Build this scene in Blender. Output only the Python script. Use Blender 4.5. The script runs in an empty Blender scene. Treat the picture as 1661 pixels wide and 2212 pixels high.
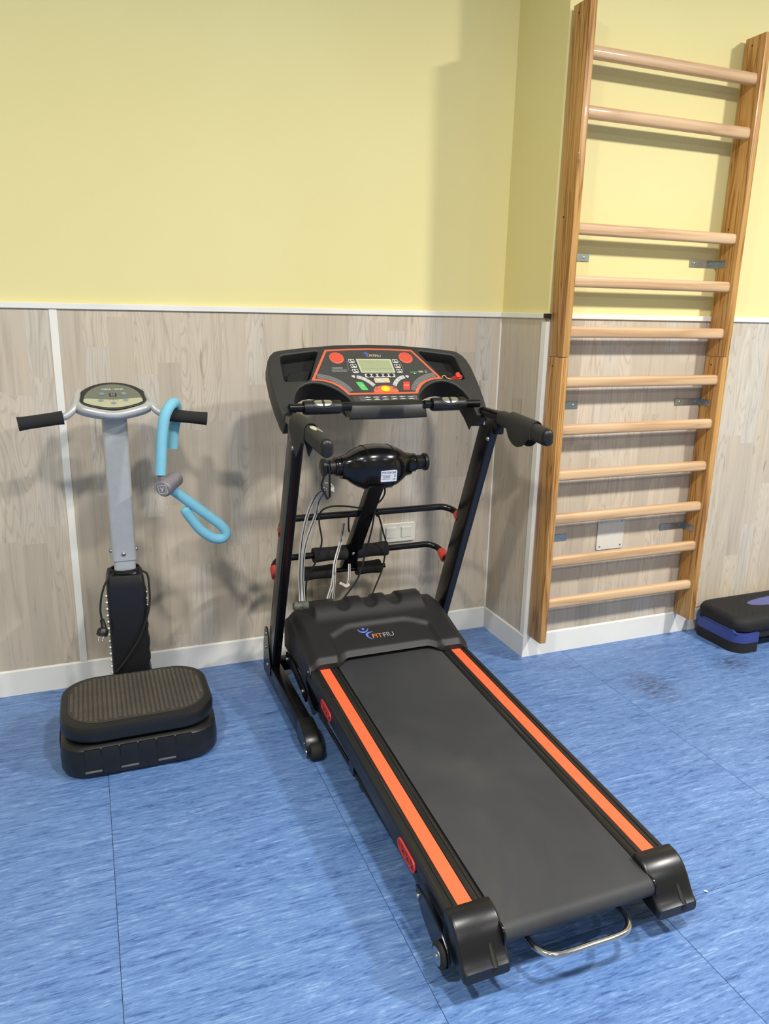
import bpy, bmesh, math, random
from mathutils import Vector, Matrix

random.seed(7)
SC = bpy.context.scene
COL = SC.collection
PI = math.pi

# ------------------------------------------------------------------ camera
CAM_LOC = Vector((-1.62365, -2.81212, 1.38182))
PITCH, YAW, ROLL, FPX = 0.25957, 0.378449, 0.0204466, 1625.883
fw = Vector((math.sin(YAW)*math.cos(PITCH), math.cos(YAW)*math.cos(PITCH), -math.sin(PITCH)))
rt = Vector((math.cos(YAW), -math.sin(YAW), 0))
up = rt.cross(fw)
rt2 = rt*math.cos(ROLL) + up*math.sin(ROLL)
up2 = up*math.cos(ROLL) - rt*math.sin(ROLL)
cd = bpy.data.cameras.new('camera')
cd.sensor_fit = 'HORIZONTAL'
cd.sensor_width = 36.0
cd.lens = 36.0*FPX/1661.0
cd.clip_start = 0.05
cam = bpy.data.objects.new('camera', cd)
cam.matrix_world = Matrix(((rt2.x, up2.x, -fw.x, CAM_LOC.x), (rt2.y, up2.y, -fw.y, CAM_LOC.y),
                           (rt2.z, up2.z, -fw.z, CAM_LOC.z), (0, 0, 0, 1)))
COL.objects.link(cam)
SC.camera = cam

# ------------------------------------------------------------------ world, lamps, exposure
w = bpy.data.worlds.new('world'); SC.world = w; w.use_nodes = True
w.node_tree.nodes['Background'].inputs[0].default_value = (0.9, 0.95, 1.0, 1)
w.node_tree.nodes['Background'].inputs[1].default_value = 0.2
SC.view_settings.view_transform = 'Standard'
SC.view_settings.look = 'None'
SC.view_settings.gamma = 1.0
SC.view_settings.use_curve_mapping = False
SC.view_settings.exposure = 0.16

CEIL = 3.10
# recessed ceiling lamps of the gym; the row behind the camera is added fill
for lx, ly, pw in ((1.72, -2.65, 120), (-0.58, -2.50, 56), (-2.45, -2.50, 58),
                   (1.72, -5.0, 20), (-0.58, -5.0, 20), (-2.8, -5.0, 20)):
    ld = bpy.data.lights.new('ceiling_or_fill_lamp', 'AREA')
    ld.shape = 'DISK'; ld.size = 0.24
    ld.energy = pw; ld.color = (1.0, 0.965, 0.91)
    lo = bpy.data.objects.new('ceiling_or_fill_lamp', ld)
    lo.location = (lx, ly, CEIL-0.03)
    COL.objects.link(lo)

# ------------------------------------------------------------------ materials
def lin(c):
    return tuple(((v/255)/12.92 if v/255 <= 0.04045 else ((v/255+0.055)/1.055)**2.4) for v in c)

class NT:
    def __init__(s, name):
        m = bpy.data.materials.new(name); m.use_nodes = True
        s.m = m; s.t = m.node_tree; s.b = s.t.nodes['Principled BSDF']
    def n(s, typ, **kw):
        nd = s.t.nodes.new(typ)
        for k, v in kw.items():
            setattr(nd, k, v)
        return nd
    def l(s, a, b): s.t.links.new(a, b)
    def val(s, nd, i, v): nd.inputs[i].default_value = v
    def math(s, op, a, b=None, c=None):
        nd = s.n('ShaderNodeMath', operation=op)
        for i, x in enumerate((a, b, c)):
            if x is None: continue
            if isinstance(x, (int, float)): nd.inputs[i].default_value = x
            else: s.l(x, nd.inputs[i])
        return nd.outputs[0]
    def ramp(s, fac, stops, interp='LINEAR'):
        r = s.n('ShaderNodeValToRGB'); r.color_ramp.interpolation = interp
        e = r.color_ramp.elements
        while len(e) < len(stops): e.new(0.5)
        for el, (p, c) in zip(e, stops):
            el.position = p; el.color = (c[0], c[1], c[2], 1)
        s.l(fac, r.inputs[0]); return r.outputs[0]
    def mix(s, f, a, b, mode='MIX'):
        nd = s.n('ShaderNodeMix', data_type='RGBA', blend_type=mode)
        for sock, x in ((nd.inputs[0], f), (nd.inputs[6], a), (nd.inputs[7], b)):
            if isinstance(x, (int, float)): sock.default_value = x
            elif isinstance(x, tuple): sock.default_value = (x[0], x[1], x[2], 1)
            else: s.l(x, sock)
        return nd.outputs[2]
    def coord(s, kind='Object', scale=(1, 1, 1), rot=(0, 0, 0), loc=(0, 0, 0)):
        if kind == 'World':
            src = s.n('ShaderNodeNewGeometry').outputs['Position']
        else:
            src = s.n('ShaderNodeTexCoord').outputs[kind]
        mp = s.n('ShaderNodeMapping')
        mp.inputs[1].default_value = loc; mp.inputs[2].default_value = rot; mp.inputs[3].default_value = scale
        s.l(src, mp.inputs[0]); return mp.outputs[0]
    def noise(s, vec, scale=5, detail=4, rough=0.5, dist=0.0):
        nd = s.n('ShaderNodeTexNoise')
        nd.inputs['Scale'].default_value = scale; nd.inputs['Detail'].default_value = detail
        nd.inputs['Roughness'].default_value = rough; nd.inputs['Distortion'].default_value = dist
        s.l(vec, nd.inputs['Vector']); return nd.outputs[0]
    def bump(s, h, strength=0.2, dist=0.001):
        nd = s.n('ShaderNodeBump'); nd.inputs['Strength'].default_value = strength
        nd.inputs['Distance'].default_value = dist
        s.l(h, nd.inputs['Height']); s.l(nd.outputs[0], s.b.inputs['Normal'])
    def set(s, rough=0.5, metal=0.0, spec=0.5, coat=0.0):
        s.b.inputs['Roughness'].default_value = rough
        s.b.inputs['Metallic'].default_value = metal
        s.b.inputs['Specular IOR Level'].default_value = spec
        s.b.inputs['Coat Weight'].default_value = coat
        return s

def plain(name, rgb, rough=0.5, metal=0.0, spec=0.5, var=0.06, nscale=40, bump=0.0, bscale=300, coat=0.0):
    """procedural paint/plastic: faint noise variation of one colour, optional fine relief"""
    N = NT(name).set(rough, metal, spec, coat)
    c = lin(rgb)
    v = N.coord('Object')
    f = N.noise(v, nscale, 3)
    a = tuple(max(0, x*(1-var)) for x in c); b = tuple(min(1, x*(1+var)) for x in c)
    N.l(N.ramp(f, [(0.3, a), (0.7, b)]), N.b.inputs['Base Color'])
    if bump:
        N.bump(N.noise(v, bscale, 2), bump, 0.001)
    return N.m

M = {}
M['paint'] = None
N = NT('yellow_wall_paint').set(0.62, 0, 0.3)
v = N.coord('World')
f = N.noise(v, 1.6, 4); g = N.noise(v, 60, 3)
c1 = N.ramp(f, [(0.3, lin((227, 215, 152))), (0.7, lin((231, 220, 160)))])
N.l(c1, N.b.inputs['Base Color']); N.bump(g, 0.12, 0.002); M['paint'] = N.m
M['white'] = plain('white_trim', (236, 234, 226), 0.4, nscale=6, var=0.04)
M['white_wall'] = plain('white_wall', (170, 168, 160), 0.7)
M['ceiling'] = plain('ceiling_white', (232, 232, 230), 0.8)
M['far_floor'] = plain('floor_underlay', (60, 70, 100), 0.8)

# laminate boards: three printed strips per board, own tone and grain each
N = NT('laminate_strip_oak').set(0.42, 0, 0.35)
tc = N.n('ShaderNodeTexCoord'); sx = N.n('ShaderNodeSeparateXYZ'); N.l(tc.outputs['Object'], sx.inputs[0])
oi = N.n('ShaderNodeObjectInfo').outputs['Random']
X, Z = sx.outputs[0], sx.outputs[2]
si = N.math('FLOOR', N.math('DIVIDE', X, 0.079))
seed = N.math('ADD', N.math('MULTIPLY', oi, 91.7), N.math('MULTIPLY', si, 7.31))
wn = N.n('ShaderNodeTexWhiteNoise', noise_dimensions='1D'); N.l(seed, wn.inputs['W'])
zi = N.math('FLOOR', N.math('ADD', N.math('DIVIDE', Z, 0.52), N.math('MULTIPLY', wn.outputs[0], 5.0)))
cb = N.n('ShaderNodeCombineXYZ'); N.l(seed, cb.inputs[0]); N.l(zi, cb.inputs[1])
wn2 = N.n('ShaderNodeTexWhiteNoise', noise_dimensions='2D'); N.l(cb.outputs[0], wn2.inputs['Vector'])
tone = wn2.outputs[0]
cv = N.n('ShaderNodeCombineXYZ')
N.l(N.math('ADD', X, N.math('MULTIPLY', tone, 13.0)), cv.inputs[0]); N.l(seed, cv.inputs[1])
N.l(N.math('ADD', Z, N.math('MULTIPLY', tone, 31.0)), cv.inputs[2])
mpg = N.n('ShaderNodeMapping'); mpg.inputs[3].default_value = (55, 1, 2.6); N.l(cv.outputs[0], mpg.inputs[0])
gr = N.noise(mpg.outputs[0], 1.0, 6, 0.62, 0.7)
mpk = N.n('ShaderNodeMapping'); mpk.inputs[3].default_value = (22, 1, 4.5); N.l(cv.outputs[0], mpk.inputs[0])
kn = N.noise(mpk.outputs[0], 1.0, 3, 0.5, 1.5)
mpr = N.n('ShaderNodeMapping'); mpr.inputs[3].default_value = (17, 1, 1.7); N.l(cv.outputs[0], mpr.inputs[0])
rn = N.noise(mpr.outputs[0], 1.0, 1, 0.4, 0.3)
ring = N.math('FRACT', N.math('MULTIPLY', rn, 16.0))
base = N.ramp(tone, [(0.0, lin((192, 180, 162))), (0.35, lin((202, 189, 170))), (0.7, lin((209, 196, 177))), (1.0, lin((202, 195, 183)))])
g2 = N.ramp(gr, [(0.28, (0.74, 0.72, 0.69)), (0.46, (0.96, 0.96, 0.96)), (0.7, (1.07, 1.06, 1.05))])
k2 = N.ramp(kn, [(0.22, (0.62, 0.57, 0.52)), (0.33, (1, 1, 1)), (1.0, (1.0, 1.0, 1.0))])
r2 = N.ramp(ring, [(0.0, (0.80, 0.78, 0.76)), (0.22, (1.0, 1.0, 1.0)), (0.8, (1.03, 1.03, 1.03)), (1.0, (0.86, 0.85, 0.84))])
c = N.mix(1.0, N.mix(0.75, base, g2, 'MULTIPLY'), k2, 'MULTIPLY')
c = N.mix(N.math('MULTIPLY', N.math('GREATER_THAN', tone, 0.42), 0.85), c, N.mix(1.0, c, r2, 'MULTIPLY'))
N.l(c, N.b.inputs['Base Color']); M['laminate'] = N.m

# blue marbled vinyl
N = NT('blue_marbled_vinyl').set(0.36, 0, 0.45)
oi = N.n('ShaderNodeObjectInfo').outputs['Random']
vv = N.n('ShaderNodeCombineXYZ'); N.l(N.math('MULTIPLY', oi, 40), vv.inputs[0]); N.l(N.math('MULTIPLY', oi, 17), vv.inputs[1])
va = N.n('ShaderNodeVectorMath', operation='ADD'); N.l(N.n('ShaderNodeNewGeometry').outputs['Position'], va.inputs[0]); N.l(vv.outputs[0], va.inputs[1])
def streak(sc, loc):
    mp = N.n('ShaderNodeMapping'); mp.inputs[1].default_value = loc; mp.inputs[2].default_value = (0, 0, -0.10); mp.inputs[3].default_value = sc
    N.l(va.outputs[0], mp.inputs[0]); return mp.outputs[0]
s1 = N.noise(streak((9, 70, 1), (0, 0, 0)), 1.0, 9, 0.74, 2.6)
s2 = N.noise(streak((2.2, 22, 1), (7, 3, 0)), 1.0, 7, 0.68, 3.0)
s3 = N.noise(streak((24, 180, 1), (2, 9, 0)), 1.0, 5, 0.6, 1.0)
f = N.math('ADD', N.math('ADD', N.math('MULTIPLY', s1, 0.46), N.math('MULTIPLY', s2, 0.30)), N.math('MULTIPLY', s3, 0.24))
col = N.ramp(f, [(0.37, lin((44, 70, 124))), (0.44, lin((73, 104, 158))), (0.485, lin((92, 125, 177))), (0.53, lin((98, 132, 183))), (0.575, lin((122, 152, 198))), (0.64, lin((146, 171, 208)))])
# worn dirty patches near the step platform
pos = N.n('ShaderNodeNewGeometry').outputs['Position']
dirt = None
for cx, cy, rx, ry in ((0.33, -0.73, 0.12, 0.16), (0.80, -0.68, 0.13, 0.09)):
    mp = N.n('ShaderNodeMapping'); mp.inputs[1].default_value = (-cx/rx, -cy/ry, 0); mp.inputs[3].default_value = (1/rx, 1/ry, 0)
    N.l(pos, mp.inputs[0])
    ln = N.n('ShaderNodeVectorMath', operation='LENGTH'); N.l(mp.outputs[0], ln.inputs[0])
    d = N.math('SUBTRACT', 1.0, ln.outputs['Value']); d = N.math('MAXIMUM', d, 0.0)
    dirt = d if dirt is None else N.math('ADD', dirt, d)
mpd = N.n('ShaderNodeMapping'); mpd.inputs[3].default_value = (25, 60, 1); N.l(pos, mpd.inputs[0])
dn = N.noise(mpd.outputs[0], 1.0, 5, 0.7)
dm = N.math('MULTIPLY', dirt, N.math('MULTIPLY', N.math('MAXIMUM', N.math('SUBTRACT', dn, 0.40), 0.0), 5.5))
dm = N.math('MINIMUM', dm, 0.75)
N.l(N.mix(dm, col, lin((58, 66, 84))), N.b.inputs['Base Color'])
N.bump(s3, 0.06, 0.001); M['vinyl'] = N.m

def wood(name, cols, axis, rough=0.38, sc=1.0, rings=11.0):
    N = NT(name).set(rough, 0, 0.4, 0.15)
    s = [26*sc, 26*sc, 26*sc]; s[axis] = 1.1*sc
    oi = N.n('ShaderNodeObjectInfo').outputs['Random']
    a = N.n('ShaderNodeVectorMath', operation='ADD'); N.l(N.n('ShaderNodeTexCoord').outputs['Object'], a.inputs[0])
    cb = N.n('ShaderNodeCombineXYZ')
    for i in range(3): N.l(N.math('MULTIPLY', oi, 3.0+i*2.3), cb.inputs[i])
    N.l(cb.outputs[0], a.inputs[1])
    mp = N.n('ShaderNodeMapping'); mp.inputs[3].default_value = s; N.l(a.outputs[0], mp.inputs[0])
    n1 = N.noise(mp.outputs[0], 0.55, 3, 0.5, 0.4)
    ring = N.math('FRACT', N.math('MULTIPLY', n1, rings))
    mp2 = N.n('ShaderNodeMapping'); s2 = [220*sc]*3; s2[axis] = 5*sc; mp2.inputs[3].default_value = s2; N.l(a.outputs[0], mp2.inputs[0])
    n2 = N.noise(mp2.outputs[0], 1.0, 3, 0.6)
    f = N.math('ADD', N.math('MULTIPLY', ring, 0.72), N.math('MULTIPLY', n2, 0.28))
    N.l(N.ramp(f, [(0.12, cols[0]), (0.24, cols[1]), (0.55, cols[2]), (0.72, cols[1]), (0.90, cols[0])]), N.b.inputs['Base Color'])
    N.bump(n2, 0.1, 0.0006)
    return N.m
M['pine'] = wood('varnished_pine', (lin((128, 80, 34)), lin((180, 130, 68)), lin((198, 152, 90))), 2)
M['beech'] = wood('beech_rung', (lin((186, 146, 106)), lin((207, 170, 128)), lin((216, 182, 142))), 0, 0.42, 1.0, 4.0)

M['blk'] = plain('black_plastic', (22, 22, 23), 0.4, bump=0.12)
M['blk_gloss'] = plain('gloss_black_plastic', (14, 14, 16), 0.18, spec=0.5)
M['cap'] = plain('satin_black_cap', (20, 20, 22), 0.3)
M['tray'] = plain('tray_black', (14, 14, 15), 0.65)
M['ledge'] = plain('grey_ledge', (92, 92, 94), 0.4)
M['hood'] = plain('matte_black_hood', (28, 28, 30), 0.5, bump=0.2, bscale=500)
M['console'] = plain('console_plastic', (42, 42, 40), 0.52, bump=0.1, bscale=500)
M['steel_blk'] = plain('black_powder_coat', (11, 11, 14), 0.24, spec=0.4)
M['rubber'] = plain('black_rubber', (24, 24, 25), 0.75, bump=0.3, bscale=260)
M['foam'] = plain('foam_black', (34, 33, 33), 0.9, bump=0.5, bscale=420)
M['neo'] = plain('neoprene_dark', (46, 45, 41), 0.85, bump=0.2, bscale=700)
M['red'] = plain('red_plastic', (196, 62, 56), 0.45)
M['red_dk'] = plain('dark_red_recess', (140, 34, 32), 0.6)
M['orange'] = plain('orange_stripe', (240, 102, 62), 0.5, var=0.03)
M['or_print'] = plain('orange_print', (206, 100, 70), 0.5, var=0.03)
M['speaker'] = plain('orange_speaker_grille', (214, 90, 64), 0.5, bump=0.5, bscale=500)
M['panel'] = plain('console_film', (62, 62, 60), 0.4, var=0.03)
M['lcd'] = plain('lcd_glass', (158, 164, 128), 0.25, var=0.03)
M['lcd_frame'] = plain('lcd_frame', (186, 190, 160), 0.4)
M['white_print'] = plain('white_print', (214, 214, 208), 0.5)
M['grey_print'] = plain('grey_print', (150, 150, 148), 0.5)
M['green_btn'] = plain('green_button', (84, 190, 96), 0.45)
M['red_btn'] = plain('red_button', (214, 66, 48), 0.45)
M['yellow_btn'] = plain('yellow_button', (244, 206, 20), 0.4)
M['orange_btn'] = plain('orange_button', (240, 190, 130), 0.45)
M['grey_btn'] = plain('grey_button', (190, 190, 184), 0.45)
M['blue_print'] = plain('blue_print', (94, 118, 205), 0.5)
M['or_text'] = plain('orange_text', (206, 132, 92), 0.5)
M['grey_text'] = plain('grey_text', (150, 152, 156), 0.5)
M['chrome'] = plain('chrome', (205, 203, 198), 0.16, 1.0, var=0.05, nscale=20)
M['steel'] = plain('zinc_steel', (170, 176, 178), 0.35, 1.0, nscale=30, var=0.12)
M['silver'] = plain('silver_paint', (184, 185, 184), 0.34, 0.25, var=0.04, coat=0.3)
M['sensor'] = plain('sensor_steel', (205, 202, 192), 0.22, 0.9)
M['blue_foam'] = plain('light_blue_foam', (124, 190, 212), 0.75, bump=0.25, bscale=350, var=0.03)
M['grey_pl'] = plain('grey_plastic', (128, 124, 128), 0.42)
M['dark_btn'] = plain('dark_button', (40, 40, 42), 0.4)
M['cream_pl'] = plain('cream_plastic', (222, 219, 205), 0.35, var=0.02)
M['plate'] = plain('offwhite_plate', (216, 213, 204), 0.5, var=0.03)
M['blue_pl'] = plain('blue_step_plastic', (56, 70, 136), 0.45)
M['violet_pl'] = plain('violet_inset_rubber', (92, 96, 152), 0.55)
M['olive'] = plain('olive_plastic', (92, 96, 84), 0.6)
M['strap'] = plain('white_strap', (205, 202, 196), 0.8, bump=0.3, bscale=500)
M['label'] = plain('label_paper', (206, 214, 224), 0.55, var=0.02)
M['ink'] = plain('black_ink', (26, 26, 30), 0.6)
M['panel_dk'] = plain('vib_panel_grey', (110, 112, 98), 0.4, var=0.02)
M['panel_lt'] = plain('vib_panel_beige', (176, 176, 146), 0.4, var=0.02)
M['btn_blue'] = plain('blue_grey_button', (120, 142, 152), 0.4)
M['mat_rub'] = plain('tread_rubber', (54, 50, 44), 0.8, nscale=9, var=0.22)
M['mat_rim'] = plain('tread_rim_rubber', (84, 78, 67), 0.75, nscale=9, var=0.2)
M['vinyl_blk'] = plain('padded_vinyl', (24, 24, 26), 0.42, bump=0.25, bscale=60)
M['lace'] = plain('white_lace', (214, 214, 210), 0.8)

# running belt: worn, faintly dusty
N = NT('running_belt').set(0.62, 0, 0.35)
v = N.coord('World', (1.0, 0.7, 1)); f = N.noise(v, 3.2, 5, 0.55, 0.6)
N.l(N.ramp(f, [(0.3, lin((48, 49, 52))), (0.55, lin((57, 58, 60))), (0.75, lin((68, 67, 65)))]), N.b.inputs['Base Color'])
wv = N.n('ShaderNodeTexChecker'); wv.inputs['Scale'].default_value = 420; N.l(N.coord('World'), wv.inputs['Vector'])
N.bump(wv.outputs['Fac'], 0.12, 0.0006); M['belt'] = N.m

# black side rails with lengthwise scuffs
N = NT('side_rail_black').set(0.4, 0, 0.45)
v = N.coord('World', (160, 3, 40)); f = N.noise(v, 1.0, 5, 0.6)
N.l(N.ramp(f, [(0.35, lin((22, 22, 23))), (0.6, lin((32, 31, 30))), (0.78, lin((68, 64, 58)))]), N.b.inputs['Base Color']); M['rail'] = N.m

# ------------------------------------------------------------------ geometry helpers: every shape is (verts, faces) in world metres
ORG = Vector((0, 0, 0))

def make(name, geo, mat, parent=None, smooth=40, loc=None):
    vs, fs = geo
    me = bpy.data.meshes.new(name)
    o0 = Vector(loc) if loc is not None else ORG
    me.from_pydata([tuple(Vector(p)-o0) for p in vs], [], fs)
    me.update()
    bm = bmesh.new(); bm.from_mesh(me); bmesh.ops.recalc_face_normals(bm, faces=bm.faces); bm.to_mesh(me); bm.free()
    if smooth:
        me.polygons.foreach_set('use_smooth', [True]*len(me.polygons))
        me.set_sharp_from_angle(angle=math.radians(smooth))
    me.materials.append(M[mat])
    o = bpy.data.objects.new(name, me); COL.objects.link(o)
    if parent is not None: o.parent = parent
    if loc is not None: o.location = (Vector(loc)-ORG) if parent is not None else Vector(loc)
    return o

def join(*gs):
    V, F = [], []
    for vs, fs in gs:
        k = len(V); V += [tuple(p) for p in vs]; F += [tuple(i+k for i in f) for f in fs]
    return V, F

def frame(d):
    d = Vector(d).normalized()
    a = Vector((0, 0, 1)) if abs(d.z) < 0.9 else Vector((1, 0, 0))
    u = d.cross(a).normalized(); return d, u, u.cross(d).normalized()

def from_bm(bm):
    bm.verts.index_update()
    g = ([tuple(v.co) for v in bm.verts], [tuple(v.index for v in f.verts) for f in bm.faces]); bm.free(); return g

def box(x0, x1, y0, y1, z0, z1, bev=0.0, seg=2):
    bm = bmesh.new()
    bmesh.ops.create_cube(bm, size=1.0)
    for v in bm.verts:
        v.co = ((x0+x1)/2+v.co.x*(x1-x0), (y0+y1)/2+v.co.y*(y1-y0), (z0+z1)/2+v.co.z*(z1-z0))
    if bev:
        bmesh.ops.bevel(bm, geom=bm.edges[:], offset=bev, segments=seg, affect='EDGES', profile=0.5)
    return from_bm(bm)

def xf(g, m):
    return [tuple(m @ Vector(p)) for p in g[0]], g[1]

def smooth_path(pts, n=6):
    P = [Vector(p) for p in pts]; out = []
    Q = [P[0]*2-P[1]] + P + [P[-1]*2-P[-2]]
    for i in range(1, len(Q)-2):
        a, b, c, d = Q[i-1], Q[i], Q[i+1], Q[i+2]
        for k in range(n):
            t = k/n
            out.append(0.5*((2*b)+(c-a)*t+(2*a-5*b+4*c-d)*t*t+(3*b-a-3*c+d)*t**3))
    out.append(P[-1]); return out

def tube(pts, r, seg=12, closed=False, capround=False):
    P = [Vector(p) for p in pts]; n = len(P)
    R = r if isinstance(r, (list, tuple)) else [r]*n
    if capround and not closed:
        d0 = (P[0]-P[1]).normalized(); d1 = (P[-1]-P[-2]).normalized(); r0, r1 = R[0], R[-1]
        a, ra, b, rb = [], [], [], []
        for k in (3, 2, 1):
            t = k*PI/2/3.3
            a.append(P[0]+d0*r0*math.sin(t)*0.8); ra.append(r0*math.cos(t))
        for k in (1, 2, 3):
            t = k*PI/2/3.3
            b.append(P[-1]+d1*r1*math.sin(t)*0.8); rb.append(r1*math.cos(t))
        P = a+P+b; R = ra+list(R)+rb; n = len(P)
    V, F = [], []
    t0 = (P[1]-P[0]).normalized(); _, u, _ = frame(t0)
    for i in range(n):
        if closed: t = (P[(i+1) % n]-P[i-1]).normalized()
        else: t = (P[min(i+1, n-1)]-P[max(i-1, 0)]).normalized()
        u = (u-t*u.dot(t)).normalized(); w_ = t.cross(u)
        for k in range(seg):
            a = 2*PI*k/seg; V.append(P[i]+(u*math.cos(a)+w_*math.sin(a))*R[i])
    m = n if closed else n-1
    for i in range(m):
        for k in range(seg):
            j = (i+1) % n
            F.append((i*seg+k, i*seg+(k+1) % seg, j*seg+(k+1) % seg, j*seg+k))
    if not closed:
        F.append(tuple(range(seg))); F.append(tuple(range((n-1)*seg, n*seg)))
    return V, F

def lathe(profile, origin, axis, seg=24):
    """profile: list of (radius, distance along axis)"""
    d, u, w_ = frame(axis); o = Vector(origin); V, F = [], []
    for r, h in profile:
        for k in range(seg):
            a = 2*PI*k/seg; V.append(o+d*h+(u*math.cos(a)+w_*math.sin(a))*max(r, 1e-5))
    n = len(profile)
    for i in range(n-1):
        for k in range(seg):
            F.append((i*seg+k, i*seg+(k+1) % seg, (i+1)*seg+(k+1) % seg, (i+1)*seg+k))
    F.append(tuple(range(seg))); F.append(tuple(range((n-1)*seg, n*seg)))
    return V, F

def loft(rings, cap=True, closed=True):
    V, F = [], []; m = len(rings[0])
    for r in rings: V += [tuple(p) for p in r]
    for i in range(len(rings)-1):
        for k in range(m if closed else m-1):
            F.append((i*m+k, i*m+(k+1) % m, (i+1)*m+(k+1) % m, (i+1)*m+k))
    if cap:
        F.append(tuple(range(m))); F.append(tuple(range((len(rings)-1)*m, len(rings)*m)))
    return V, F

def rrect(w_, h, r, n=5, cx=0, cy=0):
    out = []
    for sx_, sy_, a0 in ((1, 1, 0), (-1, 1, PI/2), (-1, -1, PI), (1, -1, 1.5*PI)):
        for k in range(n+1):
            a = a0+PI/2*k/n
            out.append((cx+sx_*(w_/2-r)+r*math.cos(a), cy+sy_*(h/2-r)+r*math.sin(a)))
    return out

def round_poly(pts, r, n=4):
    out = []; m = len(pts)
    for i in range(m):
        p = Vector(pts[i]); a = Vector(pts[i-1])-p; b = Vector(pts[(i+1) % m])-p
        rr = min(r, a.length*0.45, b.length*0.45)
        s = p+a.normalized()*rr; e = p+b.normalized()*rr
        for k in range(n+1):
            t = k/n; q = s*(1-t)**2+p*2*t*(1-t)+e*t*t; out.append((q.x, q.y))
    return out

def plate(polys, o, U, V, depth, bev=0.0, res=2):
    """flat piece with outline (and holes) in a plane; its face lies in the plane, the body goes back by depth"""
    cu = bpy.data.curves.new('t', 'CURVE'); cu.dimensions = '2D'; cu.fill_mode = 'BOTH'
    cu.extrude = max(depth/2-bev, 1e-5); cu.bevel_depth = bev; cu.bevel_resolution = res
    if bev: cu.offset = -bev
    for poly in polys:
        sp = cu.splines.new('POLY'); sp.points.add(len(poly)-1)
        for p, q in zip(sp.points, poly): p.co = (q[0], q[1], 0, 1)
        sp.use_cyclic_u = True
    ob = bpy.data.objects.new('t', cu)
    me = bpy.data.meshes.new_from_object(ob)
    U = Vector(U).normalized(); V = Vector(V).normalized(); Nn = U.cross(V); o = Vector(o)
    vs = [tuple(o+U*v.co.x+V*v.co.y+Nn*(v.co.z-depth/2)) for v in me.vertices]
    fs = [tuple(p.vertices) for p in me.polygons]
    bpy.data.objects.remove(ob); bpy.data.curves.remove(cu); bpy.data.meshes.remove(me)
    return vs, fs

def text(body, size, o, U, V, depth=0.0006, align='CENTER', shear=0.0, space=1.0):
    cu = bpy.data.curves.new('t', 'FONT'); cu.body = body; cu.size = size; cu.extrude = depth/2
    cu.align_x = align; cu.align_y = 'CENTER'; cu.shear = shear; cu.space_character = space; cu.resolution_u = 3
    ob = bpy.data.objects.new('t', cu)
    me = bpy.data.meshes.new_from_object(ob)
    U = Vector(U).normalized(); V = Vector(V).normalized(); Nn = U.cross(V); o = Vector(o)
    vs = [tuple(o+U*v.co.x+V*v.co.y+Nn*(v.co.z+depth/2)) for v in me.vertices]
    fs = [tuple(p.vertices) for p in me.polygons]
    bpy.data.objects.remove(ob); bpy.data.curves.remove(cu); bpy.data.meshes.remove(me)
    return vs, fs

def strip2d(pts, wd):
    P = [Vector((p[0], p[1], 0)) for p in pts]; L, Rr = [], []
    for i in range(len(P)):
        t = (P[min(i+1, len(P)-1)]-P[max(i-1, 0)]).normalized(); nn = Vector((-t.y, t.x, 0))
        L.append(P[i]+nn*wd/2); Rr.append(P[i]-nn*wd/2)
    return [(p.x, p.y) for p in L+Rr[::-1]]

def ellipse(cx, cy, rx, ry, n=24, a0=0, a1=2*PI):
    full = abs(a1-a0-2*PI) < 1e-6
    m = n if full else n+1
    return [(cx+rx*math.cos(a0+(a1-a0)*k/n), cy+ry*math.sin(a0+(a1-a0)*k/n)) for k in range(m)]

def thing(name, label, cat, loc, group=None):
    global ORG
    o = bpy.data.objects.new(name, None); o.empty_display_size = 0.05
    o.location = loc; COL.objects.link(o)
    o['label'] = label; o['category'] = cat
    if group: o['group'] = group
    ORG = Vector(loc); return o

def struct(o):
    o['kind'] = 'structure'; return o

def screw(name, p, axis, r, parent, mat='chrome', h=0.004):
    return make(name, lathe([(r, 0), (r, h*0.4), (r*0.75, h*0.8), (r*0.3, h), (0, h)], p, axis, 12), mat, parent)

# ------------------------------------------------------------------ the room
JUT = 0.3338
XL, XR, YF = -5.0, 4.2, -7.0
ZB, ZR0, ZR1 = 0.0985, 1.3708, 1.3904
floor = struct(make('floor', box(XL, XR, YF, 0.1, -0.06, -0.003), 'far_floor', smooth=0))
seams = [-1.6485+0.608*k for k in range(-6, 11)]
for i in range(len(seams)-1):
    a, b = seams[i]+0.0006, seams[i+1]-0.0006
    a = max(a, XL+0.001); b = min(b, XR-0.001)
    if b-a < 0.05: continue
    top = -JUT+0.004 if a > -0.01 else 0.0
    cuts = [top, -1.652, -3.5, -5.3, YF] if -1.1 < seams[i] < 0.0 else [top, -2.5-0.25*(i % 2), -4.6, YF]
    for k in range(len(cuts)-1):
        make('vinyl_sheet', box(a, b, cuts[k+1]+0.0006, cuts[k]-0.0006, -0.0035, 0.0, 0.0005, 1), 'vinyl', floor, 0)
ceiling = struct(make('ceiling', box(XL, XR, YF, 0.1, CEIL, CEIL+0.1), 'ceiling', smooth=0))
wall_a = struct(make('wall_back_left', box(XL, 0.0, 0.0, 0.12, 0, CEIL), 'paint', smooth=0))
wall_b = struct(make('wall_back_right', box(0.0, XR, -JUT, 0.12, 0, CEIL), 'paint', smooth=0))
struct(make('wall_left', box(XL-0.1, XL, YF, 0.12, 0, CEIL), 'paint', smooth=0))
struct(make('wall_right', box(XR, XR+0.1, YF, 0.12, 0, CEIL), 'paint', smooth=0))
struct(make('wall_front', box(XL, XR, YF-0.1, YF, 0, CEIL), 'white_wall', smooth=0))
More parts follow.
